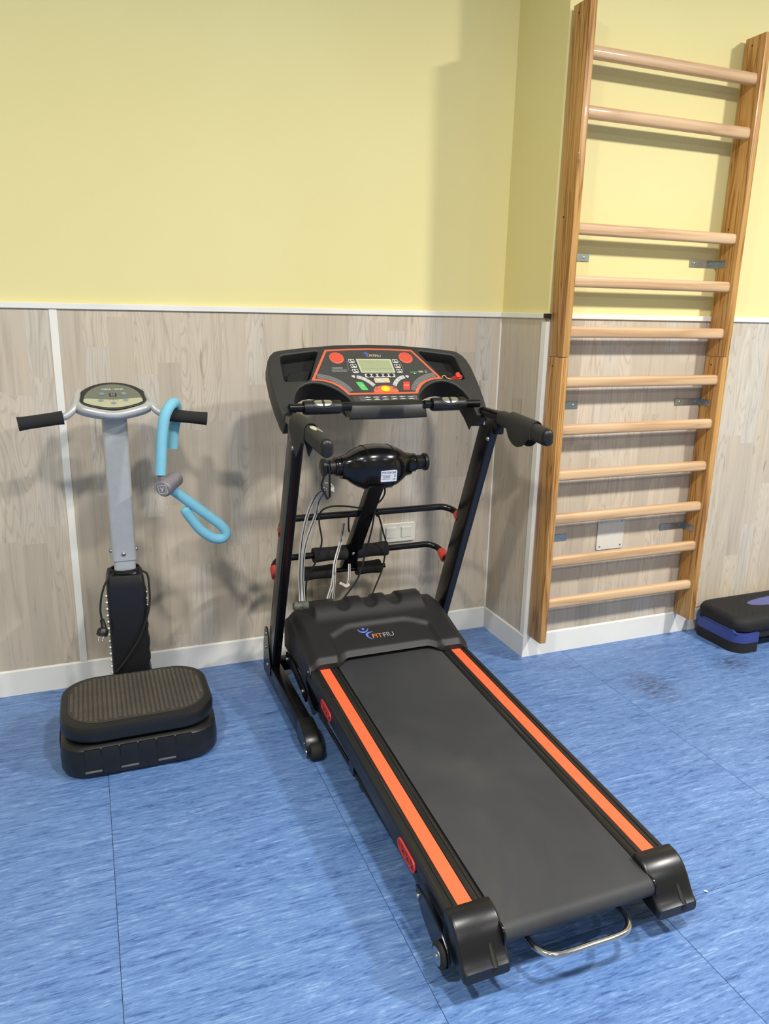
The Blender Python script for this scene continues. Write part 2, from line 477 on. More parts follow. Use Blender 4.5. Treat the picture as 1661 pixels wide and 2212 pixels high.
# wainscot boards
BW, BT = 0.237, 0.008
bme = None
def board(x, y, rot, width, parent):
    """one laminate board; local x runs along the wall, local -y faces the room"""
    global bme
    z0, z1 = ZB-0.01, ZR0+0.004
    if width == BW and bme is not None:
        o = bpy.data.objects.new('laminate_board', bme); COL.objects.link(o)
    else:
        o = make('laminate_board', box(0.00005, width-0.00005, -BT, 0.0, z0, z1, 0.0003, 1), 'laminate', None, 0, loc=(0, 0, 0))
        if width == BW: bme = o.data
    o.parent = parent; o.location = (x, y, 0); o.rotation_euler = (0, 0, rot)
STRIPX = -1.7062
x = STRIPX+0.0085
while x < -0.001:
    wd = BW if x+BW <= 0 else -x
    if wd > 0.004: board(x, 0, 0, wd, wall_a)
    x += BW
x = STRIPX-0.0085
while x > XL+0.05:
    wd = min(BW, x-XL); board(x-wd, 0, 0, wd, wall_a); x -= wd
board(0, -0.0, -PI/2, 0.13, wall_b); board(0, -0.13, -PI/2, JUT-0.13-0.004, wall_b)
x = 0.004
while x < XR-0.01:
    wd = min(BW, XR-x); board(x, -JUT, 0, wd, wall_b); x += BW
# rails, baseboards, corner and joint trims
def rail_box(x0, x1, y0, y1): return box(x0, x1, y0, y1, ZR0, ZR1, 0.0015, 1)
struct(make('trim_1', rail_box(XL, -0.016, -0.017, 0.0), 'white', smooth=0))
struct(make('trim_2', rail_box(-0.017, 0.0, -JUT+0.002, 0.0), 'white', smooth=0))
struct(make('trim_3', rail_box(0.006, XR, -JUT-0.017, -JUT), 'white', smooth=0))
struct(make('trim_4', box(STRIPX-0.0125, STRIPX+0.0125, -0.012, 0.0, ZB-0.004, ZR0-0.0003, 0.002, 2), 'white', smooth=0))
struct(make('trim_5', box(-0.013, -0.0005, -0.013, -0.0005, ZB, ZR0-0.0003, 0.003, 2), 'white', smooth=0))
struct(make('trim_6', join(box(-0.011, -0.0005, -JUT-0.011, -JUT+0.02, ZB, ZR0-0.012, 0.001, 1),
                           box(-0.0008, 0.02, -JUT-0.011, -JUT-0.0005, ZB, ZR0-0.012, 0.001, 1)), 'white', smooth=0))
struct(make('trim_gap_dark', box(-0.0168, 0.0058, -JUT-0.0165, -JUT+0.0018, ZR0+0.0005, ZR1-0.002), 'ink', smooth=0))  # added dark block; its black stands in for the shaded gap between rail ends
def baseboard(name, a, b, nrm):
    a, b, nrm = Vector(a), Vector(b), Vector(nrm)
    prof = [(0, 0), (0.013, 0), (0.013, ZB-0.006), (0.010, ZB), (0, ZB)]
    return struct(make(name, loft([[a+nrm*p+Vector((0, 0, z)) for p, z in prof], [b+nrm*p+Vector((0, 0, z)) for p, z in prof]]), 'white', smooth=0))
baseboard('baseboard_back_left', (XL, 0, 0), (-0.0131, 0, 0), (0, -1, 0))
baseboard('baseboard_return', (0, 0, 0), (0, -JUT-0.013, 0), (-1, 0, 0))
baseboard('baseboard_back_right', (0.0002, -JUT, 0), (XR, -JUT, 0), (0, -1, 0))

# ------------------------------------------------------------------ wall fittings
t = thing('light_switch', 'cream double rocker light switch on the wall behind the treadmill', 'switch', (-0.447, -BT-0.0005, 0.49))
make('frame', plate([rrect(0.150, 0.082, 0.009, 4)], (-0.447, -BT-0.0105, 0.49), (1, 0, 0), (0, 0, 1), 0.010, 0.003), 'cream_pl', t)
for dx in (-0.0345, 0.0345):
    make('rocker', plate([rrect(0.046, 0.046, 0.003, 3)], (-0.447+dx, -BT-0.0135, 0.49), (1, 0.03, 0), (0, -0.05, 1), 0.006, 0.0015), 'cream_pl', t)
t = thing('blank_cover_plate', 'blank off-white cover plate with four screws between the wall bars', 'plate', (0.378, -JUT-BT-0.0005, 0.503))
make('cover', plate([rrect(0.134, 0.134, 0.008, 4)], (0.378, -JUT-BT-0.006, 0.503), (1, 0, 0), (0, 0, 1), 0.005, 0.0015), 'plate', t)
for sx_ in (-1, 1):
    for sz in (-1, 1):
        screw('screw', (0.378+sx_*0.052, -JUT-BT-0.0058, 0.503+sz*0.052), (0, -1, 0), 0.0045, t, 'steel', 0.0015)

# ------------------------------------------------------------------ wall bars
YB0, YB1 = -0.4455, -JUT-0.0175
t = thing('wall_bars', 'tall varnished pine wall bars ladder with eleven beech rungs fixed to the wall', 'wall bars', (0.39, -0.40, 0.1))
UL, UR, UT = 0.003, 0.766, 0.029
for ux in (UL, UR):
    for z0, z1 in ((0.1, 1.2335), (1.2345, 2.39)):
        make('upright', box(ux, ux+UT, YB0, YB1, z0, z1, 0.0025, 2), 'pine', t)
    for z in (2.36, 1.72, 1.20):
        make('peg_hole', lathe([(0.0035, 0), (0.0035, 0.0004)], (ux-0.0001, -0.385, z), (-1, 0, 0), 10), 'ink', t)
RZ = (2.240, 2.057, 1.682, 1.503, 1.325, 1.142, 0.963, 0.786, 0.612, 0.436, 0.258)
def rung_ring(x, k=1.0):
    pts = []
    for i in range(24):
        a = 2*PI*i/24; e = 0.62
        cy_, cz = math.cos(a), math.sin(a)
        pts.append((x, 0.0165*k*math.copysign(abs(cy_)**e, cy_), 0.0205*k*math.copysign(abs(cz)**e, cz)))
    return pts
rg = loft([rung_ring(UL+UT-0.008-0.39), rung_ring(UR+0.006-0.39)])
rme = None
for z in RZ:
    loc = Vector((0.39, -0.416, z))
    if rme is None:
        o = make('rung', ([tuple(Vector(p)+loc) for p in rg[0]], rg[1]), 'beech', t, loc=loc); rme = o.data
    else:
        o = bpy.data.objects.new('rung', rme); COL.objects.link(o); o.parent = t; o.location = loc-ORG
    o.rotation_euler = (0, 0, 0)
for bz in (1.592, 1.046, 0.508):
    yw = -JUT-(BT if bz < 1.37 else 0)
    for s, ux in ((1, UL+UT), (-1, UR)):
        g = join(box(min(ux, ux+s*0.128), max(ux, ux+s*0.128), yw-0.004, yw-0.0005, bz-0.0135, bz+0.0135, 0.0008, 1),
                 box(min(ux, ux+s*0.003), max(ux, ux+s*0.003), yw-0.062, yw-0.002, bz-0.0135, bz+0.0135, 0.0008, 1))
        b = make('bracket', g, 'steel', t, 30)
        for d in (0.022, 0.105):
            screw('screw', (ux+s*d, yw-0.0038, bz), (0, -1, 0), 0.005, b, 'steel', 0.002)
        screw('screw', (ux+s*0.003, yw-0.045, bz), (s, 0, 0), 0.005, b, 'steel', 0.002)

# ------------------------------------------------------------------ step platform
SX0, SX1, SY0, SY1 = 0.872, 1.56, -0.632, -0.362
t = thing('aerobic_step', 'black and blue aerobic step platform beside the wall bars', 'step platform', ((SX0+SX1)/2, (SY0+SY1)/2, 0))
scx, scy = (SX0+SX1)/2, (SY0+SY1)/2
def step_ring(z, ins, bow=0.012, n=8):
    hx, hy = (SX1-SX0)/2-ins, (SY1-SY0)/2-ins; r = 0.05
    out = []
    for px, py in rrect(2*hx, 2*hy, r, n):
        k = bow*(1-(py/hy)**2)*(1 if px > 0 else -1)*max(0.0, (abs(px)-hx+r)/r)
        out.append((scx+px+k, scy+py, z))
    return out
make('deck', loft([step_ring(0.088, 0.014), step_ring(0.100, 0.004), step_ring(0.130, 0.003), step_ring(0.146, 0.010), step_ring(0.154, 0.022), step_ring(0.155, 0.032)]), 'rubber', t, 50)
def end_block(s, z0, z1, ins, length):
    r0 = [p for p in step_ring(z0, ins) if (p[0]-scx)*s > (SX1-SX0)/2-length]
    r1 = [(p[0], p[1], z1) for p in r0]
    if s > 0:
        k = next(i for i in range(len(r0)) if r0[i][1] < scy) if False else 0
    ys = sorted(range(len(r0)), key=lambda i: math.atan2((r0[i][1]-scy), (r0[i][0]-scx)*s))
    r0 = [r0[i] for i in ys]; r1 = [r1[i] for i in ys]
    xb = scx+s*((SX1-SX0)/2-length)
    r0 = [(xb, r0[0][1], z0)]+r0+[(xb, r0[-1][1], z0)]; r1 = [(xb, r1[0][1], z1)]+r1+[(xb, r1[-1][1], z1)]
    return loft([r0, r1])
for s in (-1, 1):
    make('foot_block', end_block(s, 0.0, 0.046, 0.002, 0.11), 'rubber', t, 50)
    make('riser_band', end_block(s, 0.046, 0.0885, 0.001, 0.11), 'blue_pl', t, 50)
    hump = [(-0.118, 0), (-0.118, 0.004), (-0.104, 0.004), (-0.096, 0.014), (0.070, 0.014), (0.080, 0.004), (0.118, 0.004), (0.118, 0)]
    ex = SX0-0.006 if s < 0 else SX1+0.006
    make('band_lug', loft([[(scx+s*((SX1-SX0)/2-0.012)+s*q*(0.014), scy+py, 0.086+pz) for py, pz in hump] for q in (0.0, 1.0)]), 'blue_pl', t)
make('side_skirt', join(box(SX0+0.115, SX1-0.115, SY0+0.018, SY0+0.024, 0.055, 0.10, 0.001, 1), box(SX0+0.115, SX1-0.115, SY1-0.024, SY1-0.018, 0.055, 0.10, 0.001, 1)), 'rubber', t)
make('top_inset', plate([ellipse(1.245, -0.487, 0.19, 0.042, 32)], (0, 0, 0.1563), (1, 0, 0), (0, 1, 0), 0.002, 0.0005), 'violet_pl', t)
tr = []
for i in range(34):
    for j in range(11):
        px, py = SX0+0.05+i*0.018, SY0+0.045+j*0.018
        if ((px-1.245)/0.2)**2+((py+0.487)/0.05)**2 < 1: continue
        a = 0.006 if (i+j) % 2 else -0.006
        tr.append(tube([(px-0.006, py-a, 0.1552), (px+0.006, py+a, 0.1552)], 0.0012, 4))
g = make('tread_texture', join(*tr), 'rubber', t); g['kind'] = 'stuff'


# ------------------------------------------------------------------ vibration plate
VX, VY = -1.545, -0.475
t = thing('vibration_plate', 'black vibration platform with silver column and handlebar beside the treadmill', 'exercise machine', (VX, VY, 0))
def vring(hx, hy, r, z, cx=VX, cy=VY, n=10): return [(cx+a, cy+b, z) for a, b in rrect(2*hx, 2*hy, r, n)]
HX, HY = 0.232, 0.178
make('base_housing', loft([vring(0.208, 0.152, 0.07, 0.0), vring(0.224, 0.168, 0.075, 0.006), vring(0.234, 0.178, 0.078, 0.022),
                           vring(0.235, 0.180, 0.078, 0.060), vring(0.231, 0.176, 0.078, 0.099), vring(0.222, 0.167, 0.075, 0.108),
                           vring(0.205, 0.152, 0.07, 0.111)]), 'blk', t, 35)
make('rear_foot', box(VX-0.10, VX+0.10, VY+0.12, -0.13, 0.0, 0.075, 0.015, 3), 'blk', t)
make('gap_seal', loft([vring(0.206, 0.152, 0.10, 0.105), vring(0.206, 0.152, 0.10, 0.130)], cap=False), 'rubber', t)
make('top_plate', loft([vring(0.205, 0.150, 0.10, 0.120), vring(0.226, 0.172, 0.105, 0.122), vring(0.230, 0.176, 0.11, 0.129), vring(0.230, 0.176, 0.11, 0.156),
                        vring(0.226, 0.172, 0.11, 0.168), vring(0.216, 0.162, 0.105, 0.173), vring(0.206, 0.152, 0.10, 0.1735)]), 'blk', t, 40)
mat_o = make('tread_mat', plate([rrect(0.412, 0.304, 0.10, 10, VX, VY)], (0, 0, 0.1748), (1, 0, 0), (0, 1, 0), 0.002, 0.0005), 'mat_rub', t)
rims = []
for i in range(29):
    for j in range(23):
        px = VX-0.196+i*0.014; py = VY-0.143+j*0.013+(0.0065 if i % 2 else 0)
        qx, qy = abs(px-VX), abs(py-VY)
        if qx > 0.197 or qy > 0.143: continue
        if qx > 0.105 and qy > 0.05 and math.hypot(qx-0.105, qy-0.05) > 0.092: continue
        rims.append(tube([(px+0.0042*math.cos(a), py+0.0042*math.sin(a), 0.1752) for a in [2*PI*k/8 for k in range(8)]], 0.0013, 4, closed=True))
rb = make('grip_rings', join(*rims), 'mat_rim', mat_o); rb['kind'] = 'stuff'
# front panels of the housing
fy = VY-HY-0.0005
px0 = [-0.168, -0.118, -0.066, -0.012, 0.042, 0.098, 0.150]
for k in range(6):
    a, b = VX+px0[k]+0.0012, VX+px0[k+1]-0.0012
    dp = 0.0025 if k % 2 == 0 else 0.001
    z0 = 0.032 if k % 2 == 0 else 0.016
    pn = make('front_panel', box(a, b, fy-dp, fy+0.012, z0, 0.102, 0.003, 2), 'blk', t)
    if k % 2 == 0:
        make('ledge', box(a, b, fy-dp-0.004, fy-0.001, z0-0.004, z0+0.0015, 0.0008, 1), 'ledge', pn)
for s in (-1, 1):
    make('side_recess', box(VX+s*0.2345-0.002, VX+s*0.2345+0.002, VY-0.06, VY+0.06, 0.02, 0.088, 0.0018, 1), 'rubber', t)
# column
PY = -0.215
def sq_tube(hx, hy, r, z0, z1, cx=VX, cy=PY): return loft([vring(hx, hy, r, z0, cx, cy, 4), vring(hx, hy, r, z1, cx, cy, 4)])
make('lower_tube', sq_tube(0.035, 0.032, 0.010, 0.07, 0.56), 'silver', t)
make('upper_tube', sq_tube(0.039, 0.036, 0.011, 0.553, 1.075), 'silver', t)
screw('bolt', (VX-0.002, PY-0.036, 0.578), (0, -1, 0), 0.0075, t, 'steel', 0.007)
for s in (-1, 1): screw('bolt', (VX+s*0.039, PY-0.005, 0.583), (s, 0, 0), 0.007, t, 'steel', 0.009)
# padded sleeve around the foot of the column, laced along its edges
rings = []
for k in range(25):
    f = k/24; z = 0.062+f*0.442
    wv = 0.0025*math.sin(f*46)+0.0015*math.sin(f*17+1)
    e = 0.008 if k in (0, 24) else (0.002 if k in (1, 23) else 0)
    sag = 0.010*max(0, 1-f*4.5)
    ring = []
    for a, b in rrect(2*(0.0635-e), 2*(0.058-e), 0.016, 4):
        ring.append((VX-0.001+a+(wv+sag if a > 0.04 else 0), PY+b, z+(0.004*math.sin(a*90) if k > 22 else 0)))
    rings.append(ring)
sl = make('padded_sleeve', loft(rings), 'vinyl_blk', t, 50)
lc = []
for k in range(15):
    z = 0.435-k*0.0235
    lc.append(tube([(VX-0.0670, PY-0.052, z+0.006), (VX-0.0695, PY-0.045, z+0.003), (VX-0.0670, PY-0.036, z-0.004)], 0.0036, 6))
    if k < 4: lc.append(tube([(VX+0.063, PY-0.053, z+0.006), (VX+0.0655, PY-0.045, z), (VX+0.063, PY-0.036, z-0.004)], 0.0026, 6))
for g_ in lc: make('lace_stitch', g_, 'lace', sl)
# power cord hung over the sleeve, with its plug
c1p = [(-1.497, -0.262, 0.519), (-1.476, -0.262, 0.50), (-1.473, -0.272, 0.45), (-1.476, -0.278, 0.40), (-1.490, -0.283, 0.345), (-1.520, -0.286, 0.275), (-1.560, -0.286, 0.215), (-1.600, -0.284, 0.165)]
ring = [(VX+0.041*math.cos(a)*1.12, PY+0.041*math.sin(a), 0.511) for a in [2*PI*k/24 for k in range(24)]]
c2p = [(-1.585, -0.255, 0.513), (-1.612, -0.268, 0.485), (-1.628, -0.275, 0.440), (-1.634, -0.276, 0.395), (-1.632, -0.276, 0.362)]
make('power_cord', join(tube(smooth_path(c1p), 0.0036, 8), tube(ring, 0.0036, 8, closed=True), tube([(p[0]*1.0, p[1], p[2]+0.006) for p in ring], 0.0034, 8, closed=True), tube(smooth_path(c2p), 0.0036, 8)), 'rubber', t)
pl = Vector((-1.632, -0.276, 0.362)); pd = Vector((-0.012, -0.02, -0.030)).normalized()
plug = make('power_plug', join(tube([pl, pl+Vector((0.004, -0.004, -0.022)), pl+Vector((0.003, -0.01, -0.034))], [0.0075, 0.0085, 0.011], 12),
                               lathe([(0.010, -0.006), (0.0175, 0.0), (0.0185, 0.006), (0.0185, 0.018), (0.017, 0.021)], pl+Vector((0.002, -0.012, -0.032)), pd, 18)), 'blk', t)
_, pu, pv = frame(pd)
for s in (-1, 1):
    q = pl+Vector((0.002, -0.012, -0.032))+pd*0.021+pu*0.0075*s
    make('prong', tube([q, q+pd*0.016], 0.0021, 8, capround=True), 'chrome', plug)
# head: D-shaped console in a silver bow, handlebar with two foam grips
HO = Vector((VX, -0.302, 1.062)); HU = Vector((1, 0, 0)); HV = Vector((0, 0.1, 0.080)).normalized(); HN = HU.cross(HV)
def dshape(k, top=0.131, hw=0.115, low=0.030, dip=0.0):
    cy = 0.058; pts = []
    for i in range(25):
        a = PI*i/24; pts.append((hw*math.cos(a), low+(top-low)*max(0, math.sin(a))**0.9))
    for i in range(1, 12):
        f = i/12; pts.append((-hw+2*hw*f, low-0.030*math.sin(PI*f)-0.004))
    return [(x*k, cy+(y-cy)*k) for x, y in pts]
head = make('control_head', join(plate([dshape(1.0)], HO+HN*0.004, HU, HV, 0.030, 0.006, 3), plate([dshape(0.86)], HO+HN*0.008, HU, HV, 0.010, 0.003)), 'console', t)
P0 = HO+HN*0.0085
pl_all = dshape(0.77)
make('control_film', plate([pl_all], P0+HN*0.0004, HU, HV, 0.0012), 'panel_dk', head)
lowp = [(x, y) for x, y in pl_all if y < 0.053]
lowp = sorted([p for p in lowp if p[0] >= 0 or True], key=lambda p: math.atan2(p[1]-0.05, p[0]))
lowp = [(-0.079, 0.052)]+[p for p in lowp]+[(0.079, 0.052), (0.0, 0.044)]
make('control_film_light', plate([lowp], P0+HN*0.0009, HU, HV, 0.0010), 'panel_lt', head)
make('display', plate([rrect(0.022, 0.014, 0.001, 2, 0, 0.066)], P0+HN*0.0011, HU, HV, 0.001), 'dark_btn', head)
make('digits', text('88', 0.014, P0+HU*0+HV*0.066+HN*0.0011, HU, HV, 0.0004), 'grey_text', head)
make('lettering', text('VIBRA - SANA', 0.0105, P0+HV*0.0905+HN*0.0008, HU, HV, 0.0006, space=1.05), 'white_print', head)
for bx, by in ((-0.033, 0.071), (0.033, 0.071), (-0.037, 0.042), (0.037, 0.042), (0, 0.029)):
    make('button', plate([ellipse(bx, by, 0.0085, 0.0056, 18)], P0+HN*0.0022, HU, HV, 0.0022, 0.0006), 'btn_blue', head)
for bx, by in ((-0.025, 0.0345), (-0.012, 0.039), (0, 0.0405), (0.012, 0.039), (0.025, 0.0345)):
    make('indicator', plate([ellipse(bx, by, 0.0012, 0.0012, 8)], P0+HN*0.0013, HU, HV, 0.0008), 'red', head)
bow = smooth_path([(-1.648, -0.205, 1.100), (-1.653, -0.25, 1.088), (-1.642, -0.292, 1.074), (-1.600, -0.308, 1.062), (-1.545, -0.315, 1.054), (-1.490, -0.308, 1.062), (-1.448, -0.292, 1.074), (-1.437, -0.25, 1.088), (-1.442, -0.205, 1.100)], 5)
make('front_bow', join(tube(bow, 0.0135, 12), plate([dshape(0.98)], HO-HN*0.020, HU, HV, 0.018, 0.006)), 'silver', t)
for s in (-1, 1):
    hb = [(VX+s*0.100, -0.215, 1.118), (VX+s*0.109, -0.262, 1.098), (VX+s*0.118, -0.287, 1.074), (VX+s*0.137, -0.298, 1.056), (VX+s*0.160, -0.302, 1.048), (VX+s*0.20, -0.305, 1.044)]
    make('handlebar', tube(smooth_path(hb, 5), 0.0115, 12), 'silver', t)
    e = -1.822 if s < 0 else -1.262
    a0 = VX+s*0.150
    ez = 1.034 if s < 0 else 1.033
    gp = [(a0+(e-a0)*f, -0.302-0.010*f, 1.049+(ez-1.049)*f) for f in [k/8 for k in range(9)]]
    make('grip', tube(gp, [0.0215, 0.0205, 0.020, 0.020, 0.020, 0.020, 0.020, 0.0205, 0.0220], 16), 'foam', t)

# ------------------------------------------------------------------ thigh exerciser hung on the right grip
t = thing('thigh_exerciser', 'light blue foam thigh exerciser hanging from the right handlebar grip', 'exerciser', (-1.36, -0.31, 0.62))
a1 = [(-1.372, -0.268, 0.931), (-1.365, -0.262, 0.985), (-1.354, -0.262, 1.035), (-1.353, -0.274, 1.068), (-1.363, -0.306, 1.0865), (-1.383, -0.338, 1.076), (-1.400, -0.352, 1.044), (-1.410, -0.358, 0.991), (-1.417, -0.362, 0.925), (-1.423, -0.365, 0.866)]
make('foam_arm', tube(smooth_path(a1), 0.0172, 16, capround=False), 'blue_foam', t)
hc0 = Vector((-1.421, -0.402, 0.826)); hc1 = Vector((-1.366, -0.318, 0.842))
ax = (hc1-hc0).normalized()
hub = make('hub', lathe([(0.0, 0), (0.022, 0.0), (0.0262, 0.004), (0.027, 0.010), (0.024, 0.055), (0.024, (hc1-hc0).length-0.008), (0.020, (hc1-hc0).length), (0, (hc1-hc0).length)], hc0, ax, 28), 'grey_pl', t)
_, hu, hv = frame(-ax)
hu = Vector((0, 0, 1)).cross(-ax).normalized(); hv = (-ax).cross(hu)
rot = Matrix.Rotation(math.radians(10), 3, -ax); hu = rot @ hu; hv = rot @ hv
fp = hc0-ax*0.0006
make('emblem', join(plate([rrect(0.031, 0.028, 0.004, 4), rrect(0.028, 0.025, 0.003, 4)], fp, hu, hv, 0.0008),
                    plate([strip2d([(-0.007, 0.007), (-0.003, 0.0), (0.001, -0.003)], 0.0026)], fp, hu, hv, 0.0008),
                    plate([strip2d([(0.004, 0.007), (-0.001, -0.001), (-0.006, -0.008)], 0.0026)], fp, hu, hv, 0.0008),
                    text('DOMYOS', 0.0045, fp+hu*0.010-ax*0.0001, hv, -hu, 0.0004)), 'white_print', hub)
make('pivot_neck', tube([(-1.421, -0.365, 0.870), (-1.414, -0.364, 0.835)], 0.012, 10), 'grey_pl', t)
a2 = [(-1.383, -0.350, 0.808), (-1.345, -0.352, 0.776), (-1.290, -0.355, 0.728), (-1.240, -0.357, 0.684), (-1.221, -0.358, 0.655), (-1.232, -0.358, 0.636), (-1.262, -0.357, 0.638), (-1.300, -0.355, 0.667), (-1.328, -0.353, 0.705), (-1.349, -0.352, 0.739)]
make('foam_arm', tube(smooth_path(a2), 0.0168, 16, capround=True), 'blue_foam', t)

# ------------------------------------------------------------------ treadmill
TX = -0.6725
def rz(y): return 0.115+0.0606*(y+1.588)          # top of the sloping deck rails
T = thing('treadmill', 'black folding treadmill with two orange side stripes and a massager arm', 'treadmill', (TX, -0.9, 0))
TS, TLOC = 0.97, Vector((-0.70103, -0.95736, 0.04145))     # overall size and place of the machine
T.scale = (TS, TS, TS); T.location = TLOC
def floor_part(g):
    """geometry given in room metres, for the base parts that stand on the floor"""
    return [tuple(ORG+(Vector(q)-TLOC)/TS) for q in g[0]], g[1]
def sm(a, b, x):
    f = min(1, max(0, (x-a)/(b-a))); return f*f*(3-2*f)
XU, YU, ZU = Vector((1, 0, 0)), Vector((0, 1, 0)), Vector((0, 0, 1))

# base tubes with end covers and wheels
FX = -0.700
for s in (-1, 1):
    bx = FX+s*0.334
    bt = make('base_tube', floor_part(box(bx-0.0225, bx+0.0225, -0.665, -0.135, 0.016, 0.082, 0.004, 2)), 'steel_blk', T)
    prof = [(-0.655, 0.012), (-0.655, 0.086), (-0.700, 0.085), (-0.735, 0.076), (-0.760, 0.058), (-0.772, 0.036), (-0.772, 0.028), (-0.735, 0.014)]
    make('end_cover', floor_part(plate([prof], (bx+0.026, 0, 0), YU, ZU, 0.052, 0.003)), 'cap', bt)
    make('wheel', floor_part(lathe([(0.012, -0.019), (0.024, -0.019), (0.0275, -0.014), (0.0275, 0.014), (0.024, 0.019), (0.012, 0.019)], (bx+0.004, -0.770, 0.0277), (1, 0, 0), 24)), 'rubber', bt)
    make('bolt', floor_part(lathe([(0.006, 0), (0.006, 0.002), (0.004, 0.0035), (0, 0.004)], (bx-0.026, -0.742, 0.045), (-1, 0, 0), 12)), 'steel', bt)
    make('axle_ring', floor_part(lathe([(0.011, 0), (0.011, 0.003), (0.006, 0.003), (0.006, 0)], (bx-0.0262, -0.764, 0.026), (-1, 0, 0), 18)), 'steel', bt)
    # rubber foot under the deck frame
    make('rear_foot', floor_part(lathe([(0.020, 0.0), (0.020, 0.006), (0.012, 0.010), (0.008, 0.075)], (FX+s*0.175, -1.545, 0.0), (0, 0, 1), 18)), 'rubber', T)
    # bolted foot plate and upright
    ux = TX+s*0.345
    poly = [(-0.075, 0.0), (-0.072, 0.10), (-0.105, 0.185), (-0.135, 0.195), (-0.150, 0.185), (-0.185, 0.04), (-0.175, 0.0)]
    fp_ = make('foot_plate', plate([round_poly(poly, 0.012)], (ux+(0.0245 if s > 0 else -0.0195), 0, 0), YU, ZU, 0.005, 0.001), 'steel_blk', T)
    for by, bz in ((-0.145, 0.04), (-0.125, 0.105), (-0.13, 0.165)):
        screw('bolt', (ux+s*0.0245, by, bz), (s, 0, 0), 0.007, fp_, 'steel', 0.006)
    def ring_u(z, hx=0.0175, hy=0.043): return [(ux+a, -0.32-0.40*(z-0.5)+b, z) for a, b in rrect(2*hx, 2*hy, 0.006, 3)]
    make('upright', loft([ring_u(-0.012), ring_u(0.5), ring_u(1.005)]), 'steel_blk', T)
    screw('bolt', (ux-0.0175, -0.548, 0.966), (-1, 0, 0), 0.008, T, 'steel', 0.006)
make('base_cross_tube', floor_part(box(FX-0.32, FX+0.32, -0.185, -0.145, 0.022, 0.072, 0.004, 2)), 'steel_blk', T)

# deck: board, frame, belt, rollers
def slab(s0, s1, y0, y1, t0, t1):
    r = []
    for y in (y0, y1):
        r.append([(TX+s0, y, rz(y)+t0), (TX+s1, y, rz(y)+t0), (TX+s1, y, rz(y)+t1), (TX+s0, y, rz(y)+t1)])
    return loft(r)
make('deck_board', slab(-0.206, 0.206, -1.585, -0.40, -0.030, -0.009), 'blk', T, 0)
ry, rr = -1.655, 0.024
rcz = rz(ry)-0.004-rr
loop = []
for k in range(9):
    y = -0.30-(1.355)*k/8; loop.append((y, rz(y)-0.004))
for k in range(1, 12):
    a = PI/2+PI*k/12; loop.append((ry+rr*math.cos(a), rcz+rr*math.sin(a)))
for k in range(6):
    y = ry+(1.355)*k/5; loop.append((y, rz(y)-0.004-2*rr))
inner = []
n = len(loop)
for i, p in enumerate(loop):
    a, b = Vector(loop[i-1]), Vector(loop[(i+1) % n]); tt = (b-a).normalized(); inner.append((p[0]-tt.y*0.0016, p[1]+tt.x*0.0016))
rings = []
for (y, z), (yi, zi) in zip(loop, inner):
    rings.append([(TX-0.2, y, z), (TX+0.2, y, z), (TX+0.2, yi, zi), (TX-0.2, yi, zi)])
V_, F_ = loft(rings, cap=False)
for k in range(4): F_.append(((n-1)*4+k, (n-1)*4+(k+1) % 4, (k+1) % 4, k))
make('running_belt', (V_, F_), 'belt', T, 40)
make('rear_roller', lathe([(0.010, -0.235), (0.010, -0.205), (0.0215, -0.204), (0.0215, 0.204), (0.010, 0.205), (0.010, 0.235)], (TX, ry, rcz), (1, 0, 0), 20), 'steel_blk', T)
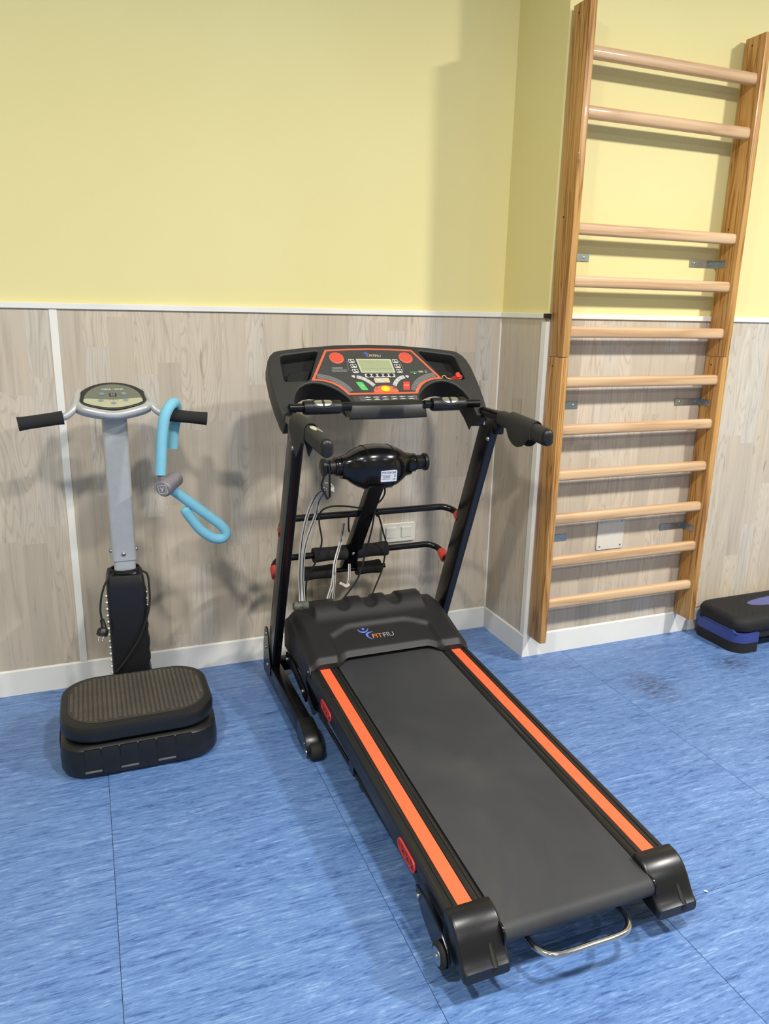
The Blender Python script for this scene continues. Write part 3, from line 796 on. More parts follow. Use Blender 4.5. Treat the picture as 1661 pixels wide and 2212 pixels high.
for s in (-1, 1):
    # aluminium-profile side rail with grooves
    pr = [(0.204, -0.060), (0.204, -0.006), (0.209, -0.001), (0.216, 0.0), (0.2165, -0.002), (0.221, -0.002), (0.2215, 0.0), (0.232, 0.0), (0.2325, -0.002),
          (0.2725, -0.002), (0.273, 0.0), (0.281, 0.0), (0.2815, -0.002), (0.286, -0.002), (0.2865, 0.0), (0.296, 0.0), (0.302, -0.004), (0.304, -0.010), (0.304, -0.030), (0.302, -0.032), (0.304, -0.034), (0.304, -0.060)]
    if s < 0: pr = [(-a, b) for a, b in pr[::-1]]
    rl = make('side_rail', loft([[(TX+a, y, rz(y)+b) for a, b in pr] for y in (-1.612, -0.46)]), 'rail', T, 25)
    make('orange_stripe', slab(s*0.2525-0.0178, s*0.2525+0.0178, -1.605, -0.50, -0.003, 0.0003), 'orange', rl, 0)
    make('frame_tube', slab(s*0.262-0.018, s*0.262+0.018, -1.60, -0.25, -0.100, -0.061), 'steel_blk', T, 0)
    # badges
    for by, dz in ((-0.714, -0.036), (-1.382, -0.030)):
        sl_ = Vector((0, 1, 0.0606)).normalized(); bo = Vector((TX+s*0.3052, by, rz(by)+dz))
        bo.x = TX+s*0.3075
        U_ = -sl_ if s < 0 else sl_; V_2 = ZU
        zz = []
        for k in range(7):
            zz.append((-0.042+0.014*k, -0.010 if k % 2 else 0.010))
        bd = make('badge', plate([rrect(0.106, 0.035, 0.017, 6)], bo-Vector((s*0.0015, 0, 0)), U_, V_2, 0.004, 0.0005), 'red_dk', T)
        make('badge_rim', join(plate([rrect(0.106, 0.035, 0.017, 6), rrect(0.096, 0.025, 0.012, 6)], bo+Vector((s*0.0015, 0, 0)), U_, V_2, 0.004, 0.0006)), 'red', bd)
        make('badge_truss', join(*[plate([strip2d([zz[k], zz[k+1]], 0.003)], bo+Vector((s*0.001, 0, 0)), U_, V_2, 0.003) for k in range(6)]), 'red', bd)
    # rear end cover
    secs = [(-1.596, 0.058, 0.1245), (-1.600, 0.050, 0.1275), (-1.622, 0.036, 0.1262), (-1.638, 0.030, 0.120), (-1.653, 0.026, 0.109), (-1.667, 0.024, 0.092), (-1.679, 0.0225, 0.073), (-1.690, 0.0215, 0.057), (-1.699, 0.020, 0.050), (-1.704, 0.022, 0.047)]
    rg_ = []
    for y, zb_, zt in secs:
        hw = 0.056-(0.002 if y < -1.70 else 0)-(0.001 if y > -1.598 else 0)
        rg_.append([(TX+s*0.2535+a, y, (zb_+zt)/2+b) for a, b in rrect(2*hw, zt-zb_, min(0.008, (zt-zb_)*0.3), 4)])
    cv = make('end_cap', loft(rg_), 'cap', T, 50)
    make('screw_hole', lathe([(0.0075, 0), (0.0075, 0.0012)], (TX+s*0.2535+0.018, -1.7040, 0.0350), (0, -1, 0), 16), 'ink', cv)
    make('notch', tube([(TX+s*0.2535+0.018, -1.655, 0.100), (TX+s*0.2535+0.018, -1.674, 0.074), (TX+s*0.2535+0.018, -1.690, 0.050), (TX+s*0.2535+0.018, -1.6990, 0.040)], [0.001, 0.005, 0.0095, 0.0105], 16), 'cap', cv)
    make('roller_guard', plate([rrect(0.085, 0.062, 0.025, 6, -1.640, 0.078)], (TX+s*0.2025-0.0025+0.005, 0, 0), YU, ZU, 0.005, 0.001), 'blk_gloss', T)
    # transport wheel on its curved bracket
    wx = TX+s*0.318
    hs = [(-1.466, 0.090), (-1.482, 0.066), (-1.505, 0.045), (-1.54, 0.025), (-1.585, 0.010), (-1.625, 0.004), (-1.648, 0.012), (-1.655, 0.030), (-1.645, 0.055), (-1.610, 0.075), (-1.53, 0.094)]
    br = make('wheel_housing', plate([round_poly(hs, 0.01)], (wx+0.003, 0, 0), YU, ZU, 0.006, 0.001), 'steel_blk', T)
    make('housing_web', plate([[(-1.40, 0.095), (-1.49, 0.050), (-1.60, 0.030), (-1.60, 0.075), (-1.46, 0.090)]], (TX+s*0.300+0.004, 0, 0), YU, ZU, 0.008, 0.001), 'steel_blk', T)
    screw('bolt', (wx+s*0.003, -1.490, 0.074), (s, 0, 0), 0.0065, br, 'steel', 0.006)
    make('transport_wheel', lathe([(0.010, -0.006), (0.026, -0.006), (0.0295, -0.003), (0.0295, 0.003), (0.026, 0.006), (0.010, 0.006)], (TX+s*0.327, -1.620, 0.0297), (1, 0, 0), 28), 'rubber', br)
    make('wheel_ring', lathe([(0.018, 0), (0.0205, 0.0), (0.0205, 0.0015), (0.018, 0.0015)], (TX+s*0.3332, -1.620, 0.0297), (s, 0, 0), 28), 'steel', br)
    screw('bolt', (TX+s*0.3332, -1.620, 0.0297), (s, 0, 0), 0.0075, br, 'steel', 0.006)
    # lift linkage between base and deck
    lx = TX+s*0.312
    make('lift_arm', plate([strip2d([(-0.225, 0.100), (-0.335, 0.105), (-0.500, 0.070)], 0.042)], (lx+0.004, 0, 0), YU, ZU, 0.008, 0.001), 'steel_blk', T)
    make('frame_hook', plate([[(-0.40, 0.10), (-0.56, 0.095), (-0.57, 0.045), (-0.52, 0.03), (-0.46, 0.05)]], (TX+s*0.288+0.003, 0, 0), YU, ZU, 0.006, 0.001), 'steel_blk', T)
    screw('bolt', (lx+s*0.004, -0.468, 0.078), (s, 0, 0), 0.0075, T, 'steel', 0.006)
    screw('bolt', (lx+s*0.004, -0.245, 0.100), (s, 0, 0), 0.0075, T, 'steel', 0.006)
make('adjusting_rod', tube([(TX-0.296, -0.62, 0.062), (TX-0.296, -1.50, 0.066)], 0.006, 8), 'steel_blk', T)
make('rod_bracket', box(TX-0.303, TX-0.255, -0.975, -0.935, 0.052, 0.090, 0.002, 1), 'steel_blk', T)
make('frame_cross_tube', box(TX-0.26, TX+0.26, -0.84, -0.80, 0.042, 0.078, 0.003, 1), 'steel_blk', T)
make('frame_cross_tube', box(TX-0.26, TX+0.26, -1.595, -1.565, 0.022, 0.052, 0.003, 1), 'steel_blk', T)
hp = [(-0.805, -1.585, 0.040), (-0.805, -1.66, 0.046), (-0.803, -1.690, 0.049), (-0.788, -1.716, 0.050), (-0.758, -1.727, 0.050), (-0.680, -1.728, 0.050), (-0.605, -1.728, 0.050), (-0.575, -1.717, 0.050), (-0.558, -1.690, 0.049), (-0.556, -1.66, 0.046), (-0.556, -1.585, 0.040)]
make('lift_handle', tube(smooth_path(hp, 5), 0.0072, 12), 'chrome', T)

# motor hood
def yfront(s): return -0.526+0.032*(1-sm(0.150, 0.212, abs(s)))
def hood_z(s, y):
    pts = [(-0.53, 0.214), (-0.45, 0.236), (-0.36, 0.262), (-0.30, 0.278), (-0.255, 0.287), (-0.225, 0.286), (-0.19, 0.272), (-0.165, 0.245)]
    z = pts[-1][1]
    for (a, za), (b, zb_) in zip(pts, pts[1:]):
        if y <= b:
            z = za+(zb_-za)*max(0, (y-a)/(b-a)); break
    z -= 0.030*sm(0.262, 0.306, abs(s))**1.5
    top = -0.358-0.045*sm(0.10, 0.21, abs(s))
    z -= 0.013*(1-sm(0.186, 0.206, abs(s)))*(1-sm(top-0.016, top+0.008, y))
    hump = (1-sm(0.214, 0.236, abs(s)))*sm(-0.340, -0.268, y)*(1-sm(-0.190, -0.172, y))
    z += 0.030*hump
    for cx_ in (-0.105, 0.005, 0.105):
        d = math.hypot((s-cx_)/0.033, min(0, (y+0.272))/0.032)
        z -= 0.012*hump*(1-sm(0.55, 1.0, d))
    z -= 0.016*(1-sm(0.0, 0.022, y-yfront(s)))**2
    return z
NX, NY = 96, 64
V_, F_ = [], []
for j in range(NY+1):
    for i in range(NX+1):
        s = -0.306+0.612*i/NX; f = j/NY; a = yfront(s); y = a+(-0.165-a)*f**1.0
        V_.append((TX+s, y, hood_z(s, y)))
def vi(i, j): return j*(NX+1)+i
for j in range(NY):
    for i in range(NX): F_.append((vi(i, j), vi(i+1, j), vi(i+1, j+1), vi(i, j+1)))
bd_ = [vi(i, 0) for i in range(NX)]+[vi(NX, j) for j in range(NY)]+[vi(i, NY) for i in range(NX, 0, -1)]+[vi(0, j) for j in range(NY, 0, -1)]
k0 = len(V_)
for b in bd_:
    x_, y_, z_ = V_[b]; s = abs(x_-TX)
    if y_ < -0.16-0.0 and y_ <= yfront(s)+1e-6 and s < 0.3055:
        zb_ = rz(y_)+0.0008+0.012*(1-sm(0.150, 0.206, s))
    else: zb_ = 0.118 if y_ > -0.48 else 0.150
    V_.append((x_, y_, zb_))
m_ = len(bd_)
for k in range(m_): F_.append((bd_[k], bd_[(k+1) % m_], k0+(k+1) % m_, k0+k))
hood = make('motor_hood', (V_, F_), 'hood', T, 38)
make('hood_under', slab(-0.29, 0.29, -0.40, -0.17, -0.075, -0.02), 'blk', T, 0)
for s in (-1, 1): screw('screw', (TX+s*0.306, -0.535+0.03, 0.168), (s, 0, 0), 0.005, hood, 'steel')
LU = XU; LV = Vector((0, 1, 0.285)).normalized(); LN = LU.cross(LV)
def hp_(x, y): return Vector((x, y, hood_z(x-TX, y)))+LN*0.0009
lo_ = hp_(-0.715, -0.428)
make('logo_fit', text('FIT', 0.033, lo_, LU, LV, 0.0008, 'LEFT', space=0.95), 'or_text', hood)
make('logo_fiu', text('FIU', 0.033, hp_(-0.673, -0.428), LU, LV, 0.0008, 'LEFT', space=0.95), 'grey_text', hood)
lr = hp_(-0.735, -0.405)
def cres(pts, wmax):
    P = smooth_path([(a, b, 0) for a, b in pts], 6); n_ = len(P); L, R_ = [], []
    for i in range(n_):
        tt = (P[min(i+1, n_-1)]-P[max(i-1, 0)]).normalized(); nn = Vector((-tt.y, tt.x, 0)); ww = wmax*math.sin(PI*(0.04+0.92*i/(n_-1)))/2
        L.append(P[i]+nn*ww); R_.append(P[i]-nn*ww)
    return [(p.x, p.y) for p in L+R_[::-1]]
runner = [cres([(-0.024, 0.034), (-0.018, 0.016), (-0.004, 0.008), (0.012, 0.012), (0.026, 0.030)], 0.009),
          ellipse(0.001, 0.028, 0.006, 0.0075, 16),
          cres([(0.040, 0.004), (0.018, 0.001), (0.006, -0.010), (0.008, -0.028), (0.022, -0.045)], 0.010)]
make('logo_runner', join(*[plate([[(q[0]*0.85, q[1]*0.85) for q in r_]], lr+LN*0.0004, LU, LV, 0.0008) for r_ in runner]), 'blue_print', hood)

# hand rails
for s in (-1, 1):
    hx = TX+s*0.3525
    def hring(y, z, wx_, wz): return [(hx+a, y, z+b) for a, b in rrect(2*wx_, 2*wz, min(wx_, wz)*0.95, 6)]
    make('handrail', loft([hring(-0.425, 1.040, 0.012, 0.015), hring(-0.46, 1.046, 0.015, 0.020), hring(-0.60, 1.044, 0.015, 0.021), hring(-0.66, 1.040, 0.015, 0.021)]), 'steel_blk', T)
    make('handrail_bracket', join(box(hx-0.015, hx+0.015, -0.585, -0.50, 0.985, 1.035, 0.004, 2), tube([(hx-0.014, -0.565, 1.000), (hx+0.014, -0.565, 1.000)], 0.013, 14)), 'steel_blk', T)
    gp = make('grip', loft([hring(-0.585, 1.042, 0.0175, 0.024), hring(-0.60, 1.042, 0.019, 0.0265), hring(-0.75, 1.032, 0.0195, 0.0275), hring(-0.855, 1.022, 0.0195, 0.028), hring(-0.866, 1.021, 0.0185, 0.027)]), 'neo', T)
    make('end_plug', loft([hring(-0.866, 1.021, 0.0185, 0.027), hring(-0.874, 1.020, 0.0178, 0.026), hring(-0.880, 1.019, 0.014, 0.022), hring(-0.882, 1.0185, 0.008, 0.014)]), 'blk', gp)
    if s < 0:
        leaf = [(0.024*math.cos(a), 0.0085*math.sin(a)*(1-0.35*math.cos(a))) for a in [2*PI*k/20 for k in range(20)]]
        make('pulse_sensor', plate([leaf], (hx-0.004, -0.760, 1.0605), Vector((0, -1, -0.08)), Vector((1, 0, 0)), 0.004, 0.001), 'lcd_frame', gp)
        make('pulse_sensor', plate([leaf], (hx+0.010, -0.775, 1.0575), Vector((0, -1, -0.08)), Vector((1, 0.1, -0.5)), 0.004, 0.001), 'sensor', gp)
    # wrap-around neoprene sleeve with hanging flaps
    y0, y1 = (-0.555, -0.715) if s < 0 else (-0.660, -0.805)
    rr_ = []
    for k in range(13):
        f = k/12; y = y0+(y1-y0)*f; zc = 1.043-0.075*max(0, (-y-0.62))
        if s < 0: Ld = 0.030+0.062*max(0, 1-abs(f-0.42)/0.42) if f < 0.84 else 0.030
        else: Ld = 0.026+0.040*math.sin(PI*min(1, f*1.15))**0.6 if f < 0.87 else 0.026
        sec = []; R0 = 0.0235
        for q in range(9):
            a = PI*q/8; sec.append((hx+R0*math.cos(a), y, zc+0.009+0.024*math.sin(a)))
        sec.append((hx-R0-0.001, y, zc-Ld*0.5)); sec.append((hx-R0+0.002, y, zc-Ld))
        sec.append((hx-R0+0.0055, y, zc-Ld)); sec.append((hx-R0+0.003, y, zc-Ld*0.5))
        for q in range(8, -1, -1):
            a = PI*q/8; sec.append((hx+(R0-0.003)*math.cos(a), y, zc+0.009+0.021*math.sin(a)))
        sec.append((hx+R0-0.003, y, zc-Ld*0.5)); sec.append((hx+R0-0.0055, y, zc-Ld)); sec.append((hx+R0-0.002, y, zc-Ld)); sec.append((hx+R0+0.001, y, zc-Ld*0.5))
        rr_.append(sec)
    make('grip_wrap', loft(rr_), 'neo', T, 45)

# ------------------------------------------------------------------ treadmill console
CO = Vector((TX, -0.45, 1.056)); CU = Vector((1, 0, 0)); CV = Vector((0, 0.2, 0.182)).normalized(); CN = CU.cross(CV)
half = [(0.0, 0.030), (0.121, 0.030), (0.123, 0.048), (0.134, 0.072), (0.150, 0.091), (0.170, 0.110), (0.190, 0.123), (0.214, 0.133), (0.240, 0.137), (0.266, 0.131), (0.289, 0.116), (0.306, 0.093), (0.317, 0.062), (0.322, 0.030), (0.324, -0.028),
        (0.366, -0.030), (0.372, -0.010), (0.380, 0.060), (0.383, 0.130), (0.381, 0.205), (0.375, 0.240), (0.364, 0.263), (0.347, 0.281), (0.325, 0.288), (0.24, 0.301), (0.12, 0.314)]
outl = half[1:]+[(0, 0.318)]+[(-a, b) for a, b in half[:0:-1]]
pk = round_poly([(0.189, 0.285), (0.329, 0.261), (0.336, 0.143), (0.250, 0.148)], 0.014)
pkl = [(-a, b) for a, b in pk[::-1]]
con = make('console', plate([outl, pk, pkl], CO, CU, CV, 0.062, 0.006, 3), 'console', T, 35)
make('console_back', plate([[(a*0.93, 0.155+(b-0.155)*0.9) for a, b in [(0.36, 0.15), (0.36, 0.24), (0.33, 0.27), (0.12, 0.30), (-0.12, 0.30), (-0.33, 0.27), (-0.36, 0.24), (-0.36, 0.15)]]], CO-CN*0.055, CU, CV, 0.03, 0.008), 'blk', con)
def cp(u_, v_, h=0.0): return CO+CU*u_+CV*v_+CN*h
for s in (-1, 1):
    pp = pk if s > 0 else pkl
    ctr = Vector((s*0.276, 0.21))
    def rng(h, k=1.0): return [tuple(cp(ctr.x+(a-ctr.x)*k, ctr.y+(b-ctr.y)*k, h)) for a, b in pp]
    tray = make('storage_tray', loft([rng(-0.004, 1.003), rng(-0.045, 1.0), rng(-0.0452, 0.9)], cap=False), 'tray', con, 30)
    fl = rng(-0.045, 1.0); make('tray_floor', (fl, [tuple(range(len(fl)))]), 'tray', tray)
    st = [(s*0.224, 0.219), (s*0.305, 0.206), (s*0.330, 0.146), (s*0.254, 0.151)]
    if s < 0: st = st[::-1]
    make('tray_step', plate([round_poly(st, 0.006)], cp(0, 0, -0.026), CU, CV, 0.018, 0.003), 'blk', tray)
    arcp = [(s*a, b) for a, b in half[2:15]]
    n_a = len(arcp); cxa = s*0.232
    ins = [(cxa+(a-cxa)*0.994, 0.03+(b-0.03)*0.99) for a, b in arcp]
    VV = [tuple(cp(a, b, -0.006)) for a, b in ins]+[tuple(cp(a, b, -0.082)) for a, b in ins]
    make('arch_skirt', (VV, [(k, k+1, n_a+k+1, n_a+k) for k in range(n_a-1)]), 'tray', con)
# front lip
ar = [(-0.134+0.268*k/16, -0.405-0.030-0.012*math.sin(PI*k/16)) for k in range(17)]
lipr = []
for z, k, dy in ((1.032, 1.05, 0.000), (1.036, 1.06, -0.003), (1.076, 1.0, -0.001), (1.081, 0.985, 0.003)):
    lipr.append([(TX+0.003+a*k, b+dy, z) for a, b in ar]+[(TX+0.003+0.134*k, -0.385, z+0.02), (TX+0.003-0.134*k, -0.385, z+0.02)])
make('front_lip', loft(lipr), 'blk', con, 40)
# printed face
orp = [(0.128, 0.079), (0.140, 0.098), (0.155, 0.117), (0.174, 0.131), (0.195, 0.140), (0.216, 0.145), (0.243, 0.146), (0.165, 0.288), (0.08, 0.294), (0, 0.2955)]
orp = orp+[(-a, b) for a, b in orp[-2::-1]]
make('orange_border', plate([orp], cp(0, 0, 0.0006), CU, CV, 0.001), 'or_print', con)
inp = [(0.120, 0.087), (0.131, 0.104), (0.147, 0.123), (0.168, 0.138), (0.192, 0.148), (0.214, 0.153), (0.229, 0.154), (0.160, 0.280), (0.08, 0.286), (0, 0.2875)]
inp = inp+[(-a, b) for a, b in inp[-2::-1]]
face = make('face_film', plate([inp], cp(0, 0, 0.0011), CU, CV, 0.0009), 'panel', con)
H = 0.0013
def pr_(name, polys, mat, h=H, d=0.0008, parent=con): return make(name, plate(polys, cp(0, 0, h+d*0.5), CU, CV, d), mat, parent)
pr_('button_surround', [[(0.012+0.046*math.cos(a), 0.086+0.032*max(0, math.sin(a))**0.7) for a in [PI*k/16 for k in range(17)]]], 'or_print')
pr_('lcd_bezel', [round_poly([(-0.0615, 0.243), (0.069, 0.241), (0.0705, 0.1765), (-0.0575, 0.178)], 0.003)], 'lcd_frame', d=0.0015)
pr_('lcd_screen', [round_poly([(-0.0555, 0.2375), (0.0625, 0.2355), (0.0645, 0.182), (-0.052, 0.1835)], 0.002)], 'lcd', h=H+0.0008, d=0.001)
for q_ in [strip2d([(-0.0515, 0.1962), (0.0625, 0.1948)], 0.0006)]+[strip2d([(u_, 0.1845), (u_, 0.1950)], 0.0006) for u_ in (-0.022, 0.006, 0.035)]:
    pr_('lcd_line', [q_], 'grey_print', h=H+0.0015, d=0.0006)
for s in (-1, 1):
    sp_ = make('speaker', lathe([(0.0, 0.0025), (0.018, 0.0022), (0.0245, 0.0012), (0.0265, 0)], cp(s*0.1305, 0.249, 0.0011), CN, 28), 'speaker', con)
    dots = []
    for i in range(-5, 6):
        for j in range(-5, 6):
            a, b = i*0.0042+(0.0021 if j % 2 else 0), j*0.0038
            if math.hypot(a, b) < 0.021: dots.append(plate([ellipse(s*0.1305+a, 0.249+b, 0.0011, 0.0011, 6)], cp(0, 0, 0.0040), CU, CV, 0.0014))
    gd = make('grille_holes', join(*dots), 'red', sp_); gd['kind'] = 'stuff'
    # five grey pinstripes following the cut-out
    base_l = smooth_path([(a, b, 0) for a, b in [(0.128, 0.088), (0.136, 0.104), (0.151, 0.122), (0.171, 0.137), (0.194, 0.147), (0.222, 0.153)]], 4)
    for k in range(5):
        dd = 0.0045+k*0.0042; pts = []
        for i, p in enumerate(base_l):
            tt = (base_l[min(i+1, len(base_l)-1)]-base_l[max(i-1, 0)]).normalized()
            pts.append((s*(p.x-tt.y*dd), p.y+tt.x*dd))
        pts = [q for q in pts if q[1] > 0.0885]
        make('pinstripe', plate([strip2d(pts, 0.0016)], cp(0, 0, H+0.0004), CU, CV, 0.0008), 'grey_print', con)
pr_('key_bar', [rrect(0.112, 0.0165, 0.003, 3, 0.009, 0.1645)], 'grey_btn')
for k in range(5):
    make('program_key', plate([ellipse(-0.0335+0.0213*k, 0.1648, 0.0083, 0.0066, 18)], cp(0, 0, H+0.002), CU, CV, 0.0022, 0.0005), 'dark_btn', con)
pr_('speed_bar', [rrect(0.056, 0.0205, 0.003, 3, 0.010, 0.1415)], 'grey_btn')
for k in (-1, 1):
    make('speed_key', plate([ellipse(0.010+k*0.0150, 0.1415, 0.0088, 0.0080, 20)], cp(0, 0, H+0.0022), CU, CV, 0.0024, 0.0006), 'orange_btn', con)
pr_('start_button', [round_poly([(-0.089, 0.135), (-0.065, 0.1345), (-0.0515, 0.098), (-0.0755, 0.0985)], 0.003)], 'green_btn', d=0.0018)
pr_('stop_button', [round_poly([(0.088, 0.1335), (0.112, 0.133), (0.1015, 0.0958), (0.0772, 0.0962)], 0.003)], 'red_btn', d=0.0018)
make('start_text', text('START', 0.0075, cp(-0.0702, 0.1165, H+0.0015), CU, CV, 0.0006), 'white_print', con)
make('stop_text', text('STOP', 0.0078, cp(0.0947, 0.115, H+0.0015), CU, CV, 0.0006), 'white_print', con)
make('mode_button', plate([ellipse(0.012, 0.101, 0.0165, 0.0125, 24)], cp(0, 0, H+0.003), CU, CV, 0.0032, 0.001), 'yellow_btn', con)
for s, pts, n_, tri in ((-1, [(-0.079, 0.1600), (-0.058, 0.1515), (-0.040, 0.1365), (-0.0250, 0.1180)], 5, ((-0.0905, 0.1605), (-0.0205, 0.1065))),
                        (1, [(0.099, 0.1575), (0.079, 0.1500), (0.062, 0.1350), (0.0495, 0.1165)], 4, ((0.1095, 0.1575), (0.0455, 0.1055)))):
    sp3 = smooth_path([(a, b, 0) for a, b in pts], 5)
    pr_('shortcut_bar', [strip2d([(p.x, p.y) for p in sp3], 0.0145)], 'grey_btn')
    for k in range(n_):
        p = sp3[int((k+0.5)*len(sp3)/n_)]
        pr_('shortcut_key', [ellipse(p.x, p.y, 0.0045, 0.0035, 14), ellipse(p.x, p.y, 0.0036, 0.0026, 14)], 'grey_print', h=H+0.0006, d=0.0007)
    for q, (tx_, ty_) in enumerate(tri):
        a_ = 0.0078
        pr_('arrow_key', [round_poly([(tx_, ty_+a_), (tx_+a_, ty_-0.004), (tx_, ty_-a_), (tx_-a_, ty_-0.004)] if q else [(tx_, ty_+a_), (tx_+a_, ty_+0.003), (tx_+0.002, ty_-a_), (tx_-a_, ty_+0.003)], 0.003)], 'grey_btn')
for s, ic in ((-1, ((-0.0795, 0.2335), (-0.0772, 0.2105), (-0.0762, 0.1868))), (1, ((0.0845, 0.2318), (0.0870, 0.2082), (0.0880, 0.1853)))):
    for k, (a, b) in enumerate(ic):
        pr_('icon_frame', [rrect(0.021, 0.017, 0.0015, 2, a, b), rrect(0.018, 0.014, 0.001, 2, a, b)], 'white_print')
        pr_('icon_mark', [strip2d([(a-0.002, b+0.006), (a-0.002, b-0.001), (a+0.004, b-0.003), (a+0.006, b-0.005)], 0.003)]+[rrect(0.017, 0.0022, 0.0005, 1, a, b-0.0058)], 'white_print', h=H)
    xo = ic[0][0]+s*0.0115
    pr_('icon_link', [strip2d([(ic[0][0]+s*0.0105, ic[0][1]), (xo+s*0.006, ic[0][1]-0.002), (xo+s*0.009, ic[2][1]+0.006), (ic[2][0]+s*0.0105, ic[2][1])], 0.0009)], 'grey_print')
make('brand_fit', text('FIT', 0.0168, cp(-0.0075, 0.2575, H), CU, CV, 0.0006, 'LEFT'), 'orange_btn', con)
make('brand_fiu', text('FIU', 0.0168, cp(0.0132, 0.2575, H), CU, CV, 0.0006, 'LEFT'), 'grey_btn', con)
make('brand_runner', join(*[plate([[(p[0]*0.34-0.017, p[1]*0.34+0.2645) for p in r_]], cp(0, 0, H+0.0006), CU, CV, 0.0006) for r_ in runner]), 'blue_print', con)
make('warning_title', text('WARNING', 0.0078, cp(-0.139, 0.2005, H), CU, CV, 0.0005), 'white_print', con)
for k in range(4):
    pr_('warning_line', [rrect(0.058-(k % 2)*0.006, 0.0011, 0.0003, 1, -0.134, 0.1935-k*0.0032)], 'grey_print', d=0.0005)
pr_('usb_slot', [rrect(0.026, 0.006, 0.001, 2, 0.141, 0.1785), rrect(0.024, 0.004, 0.001, 2, 0.141, 0.1785)], 'green_btn')
pr_('usb_mark', [ellipse(0.143, 0.172, 0.0028, 0.0026, 10)], 'white_print')
pr_('card_slot', [rrect(0.018, 0.008, 0.001, 2, 0.1690, 0.1805)], 'lcd')
pr_('audio_jack', [ellipse(0.1895, 0.1800, 0.0045, 0.0043, 16), ellipse(0.1895, 0.1800, 0.0036, 0.0034, 16)], 'white_print')
lower = round_poly([(-0.118, 0.074), (0.121, 0.0725), (0.124, 0.0475), (-0.113, 0.0475)], 0.003)
pr_('program_strip', [lower], 'panel', h=0.0004)
for k in range(6):
    for j in range(2):
        a, b = -0.063+k*0.0318, 0.0655-j*0.0098
        pr_('program_graph', [rrect(0.023, 0.0013, 0.0004, 1, a, b), [(a-0.008, b+0.0007), (a-0.002, b+0.0032-0.0012*((k+j) % 2)), (a+0.003, b+0.0018+0.0014*((k*j) % 2)), (a+0.009, b+0.0007)]], 'white_print', h=0.0009, d=0.0006)
for s in (-1, 1):
    for k in range(4):
        u_ = (-0.093 if s < 0 else 0.118)+k*0.0042*(1 if s < 0 else -1)
        pr_('strip_mark', [strip2d([(u_-0.001*s*k, 0.071), (u_+0.004*(-s), 0.051)], 0.0009)], 'grey_print', h=0.0009, d=0.0006)
    # pulse bar across the cut-out
    make('pulse_bar', tube([(TX+s*0.345, -0.437, 1.076), (TX+s*0.134, -0.432, 1.076)], 0.0145, 14), 'steel_blk', T)
    a, b = (TX-0.298, TX-0.172) if s < 0 else (TX+0.160, TX+0.288)
    sgn = [(a, 0.021), (a+0.006, 0.0235), (b-0.006, 0.0235), (b, 0.021)]
    pg = make('pulse_grip', lathe([(r_, x_-a) for x_, r_ in sgn], (a, -0.437, 1.076), (1, 0, 0), 28), 'blk', T)
    for h_ in (-1, 1):
        V2, F2 = [], []; ni, nj = 12, 8; mid = (a+b)/2
        for i in range(ni+1):
            f = i/ni; x_ = mid+h_*(0.004+0.026*f); hw = 0.62*math.sqrt(max(0.0, 1-(f*0.995)**2))
            for j in range(nj+1):
                an = math.radians(52)+hw*(-1+2*j/nj)
                for rad in (0.0243,): V2.append((x_, -0.437-rad*math.cos(an), 1.076+rad*math.sin(an)))
        for i in range(ni):
            for j in range(nj):
                q = i*(nj+1)+j; F2.append((q, q+1, q+nj+2, q+nj+1))
        make('sensor_plate', (V2, F2), 'sensor', pg)
    rim = []
    for k in range(32):
        a2_ = 2*PI*k/32; an = math.radians(50)+0.86*math.sin(a2_); rim.append(((a+b)/2+0.041*math.cos(a2_), -0.437-0.0238*math.cos(an), 1.076+0.0238*math.sin(an)))
    make('sensor_rim', tube(rim, 0.0011, 5, closed=True), 'hood', pg)

# ------------------------------------------------------------------ massager arm of the treadmill
cdir = Vector((0, -0.155, 0.205)).normalized(); ca, cb_ = Vector((-0.690, -0.375, 0.792)), Vector((-0.690, -0.062, 0.378))
cn = cdir.cross(XU).normalized()
make('massager_column', loft([[p+XU*a+cn*b for a, b in rrect(0.056, 0.036, 0.004, 3)] for p in (ca, cb_)]), 'steel_blk', T)
def ubar(name, my, mz, L, r_):
    back = Vector((0, 0.93, 0.37)).normalized(); pts = []
    hw = 0.345; rad = 0.055; ez = Vector((0, my, mz))-back*L
    for s in (-1, 1):
        q = [ez+XU*(TX+s*hw)+back*0.002, ez+XU*(TX+s*hw)+back*(L-rad)]
        for k in range(1, 7):
            a = PI/2*k/6; q.append(ez+XU*(TX+s*(hw-rad+rad*math.cos(a)))+back*(L-rad+rad*math.sin(a)))
        pts += q if s < 0 else q[::-1]
    ob = make(name, tube(pts, r_, 14), 'steel_blk', T)
    for s in (-1, 1):
        d1_ = L-rad+0.004; d0_ = max(0.006, d1_-0.046)
        make('red_sleeve', tube([ez+XU*(TX+s*hw)+back*d for d in (d0_, (d0_+d1_)/2, d1_)], [r_+0.0085, r_+0.0065, r_+0.0040], 16), 'red', ob)
    return ob
bu = ubar('massage_bar', -0.262, 0.656, 0.090, 0.0125)
bl = ubar('massage_bar', -0.135, 0.466, 0.135, 0.0125)
screw('bolt', (-0.690, -0.2755, 0.650), (0, -1, -0.1), 0.0075, bu, 'chrome', 0.006)
screw('bolt', (-0.693, -0.1485, 0.462), (0, -1, -0.1), 0.0075, bl, 'chrome', 0.006)
def roller(x0, x1, y, z, r_):
    n_ = 10; pr = []
    for k in range(n_+1):
        f = k/n_; e = abs(2*f-1); pr.append((r_*(0.86+0.14*e**2) if 0 < k < n_ else r_*0.93, (x1-x0)*f))
    return lathe(pr, (x0, y, z), (1, 0, 0), 20)
make('foam_roller', roller(-0.853, -0.718, -0.135, 0.466, 0.031), 'foam', T)
make('foam_roller', roller(-0.678, -0.547, -0.135, 0.466, 0.031), 'foam', T)
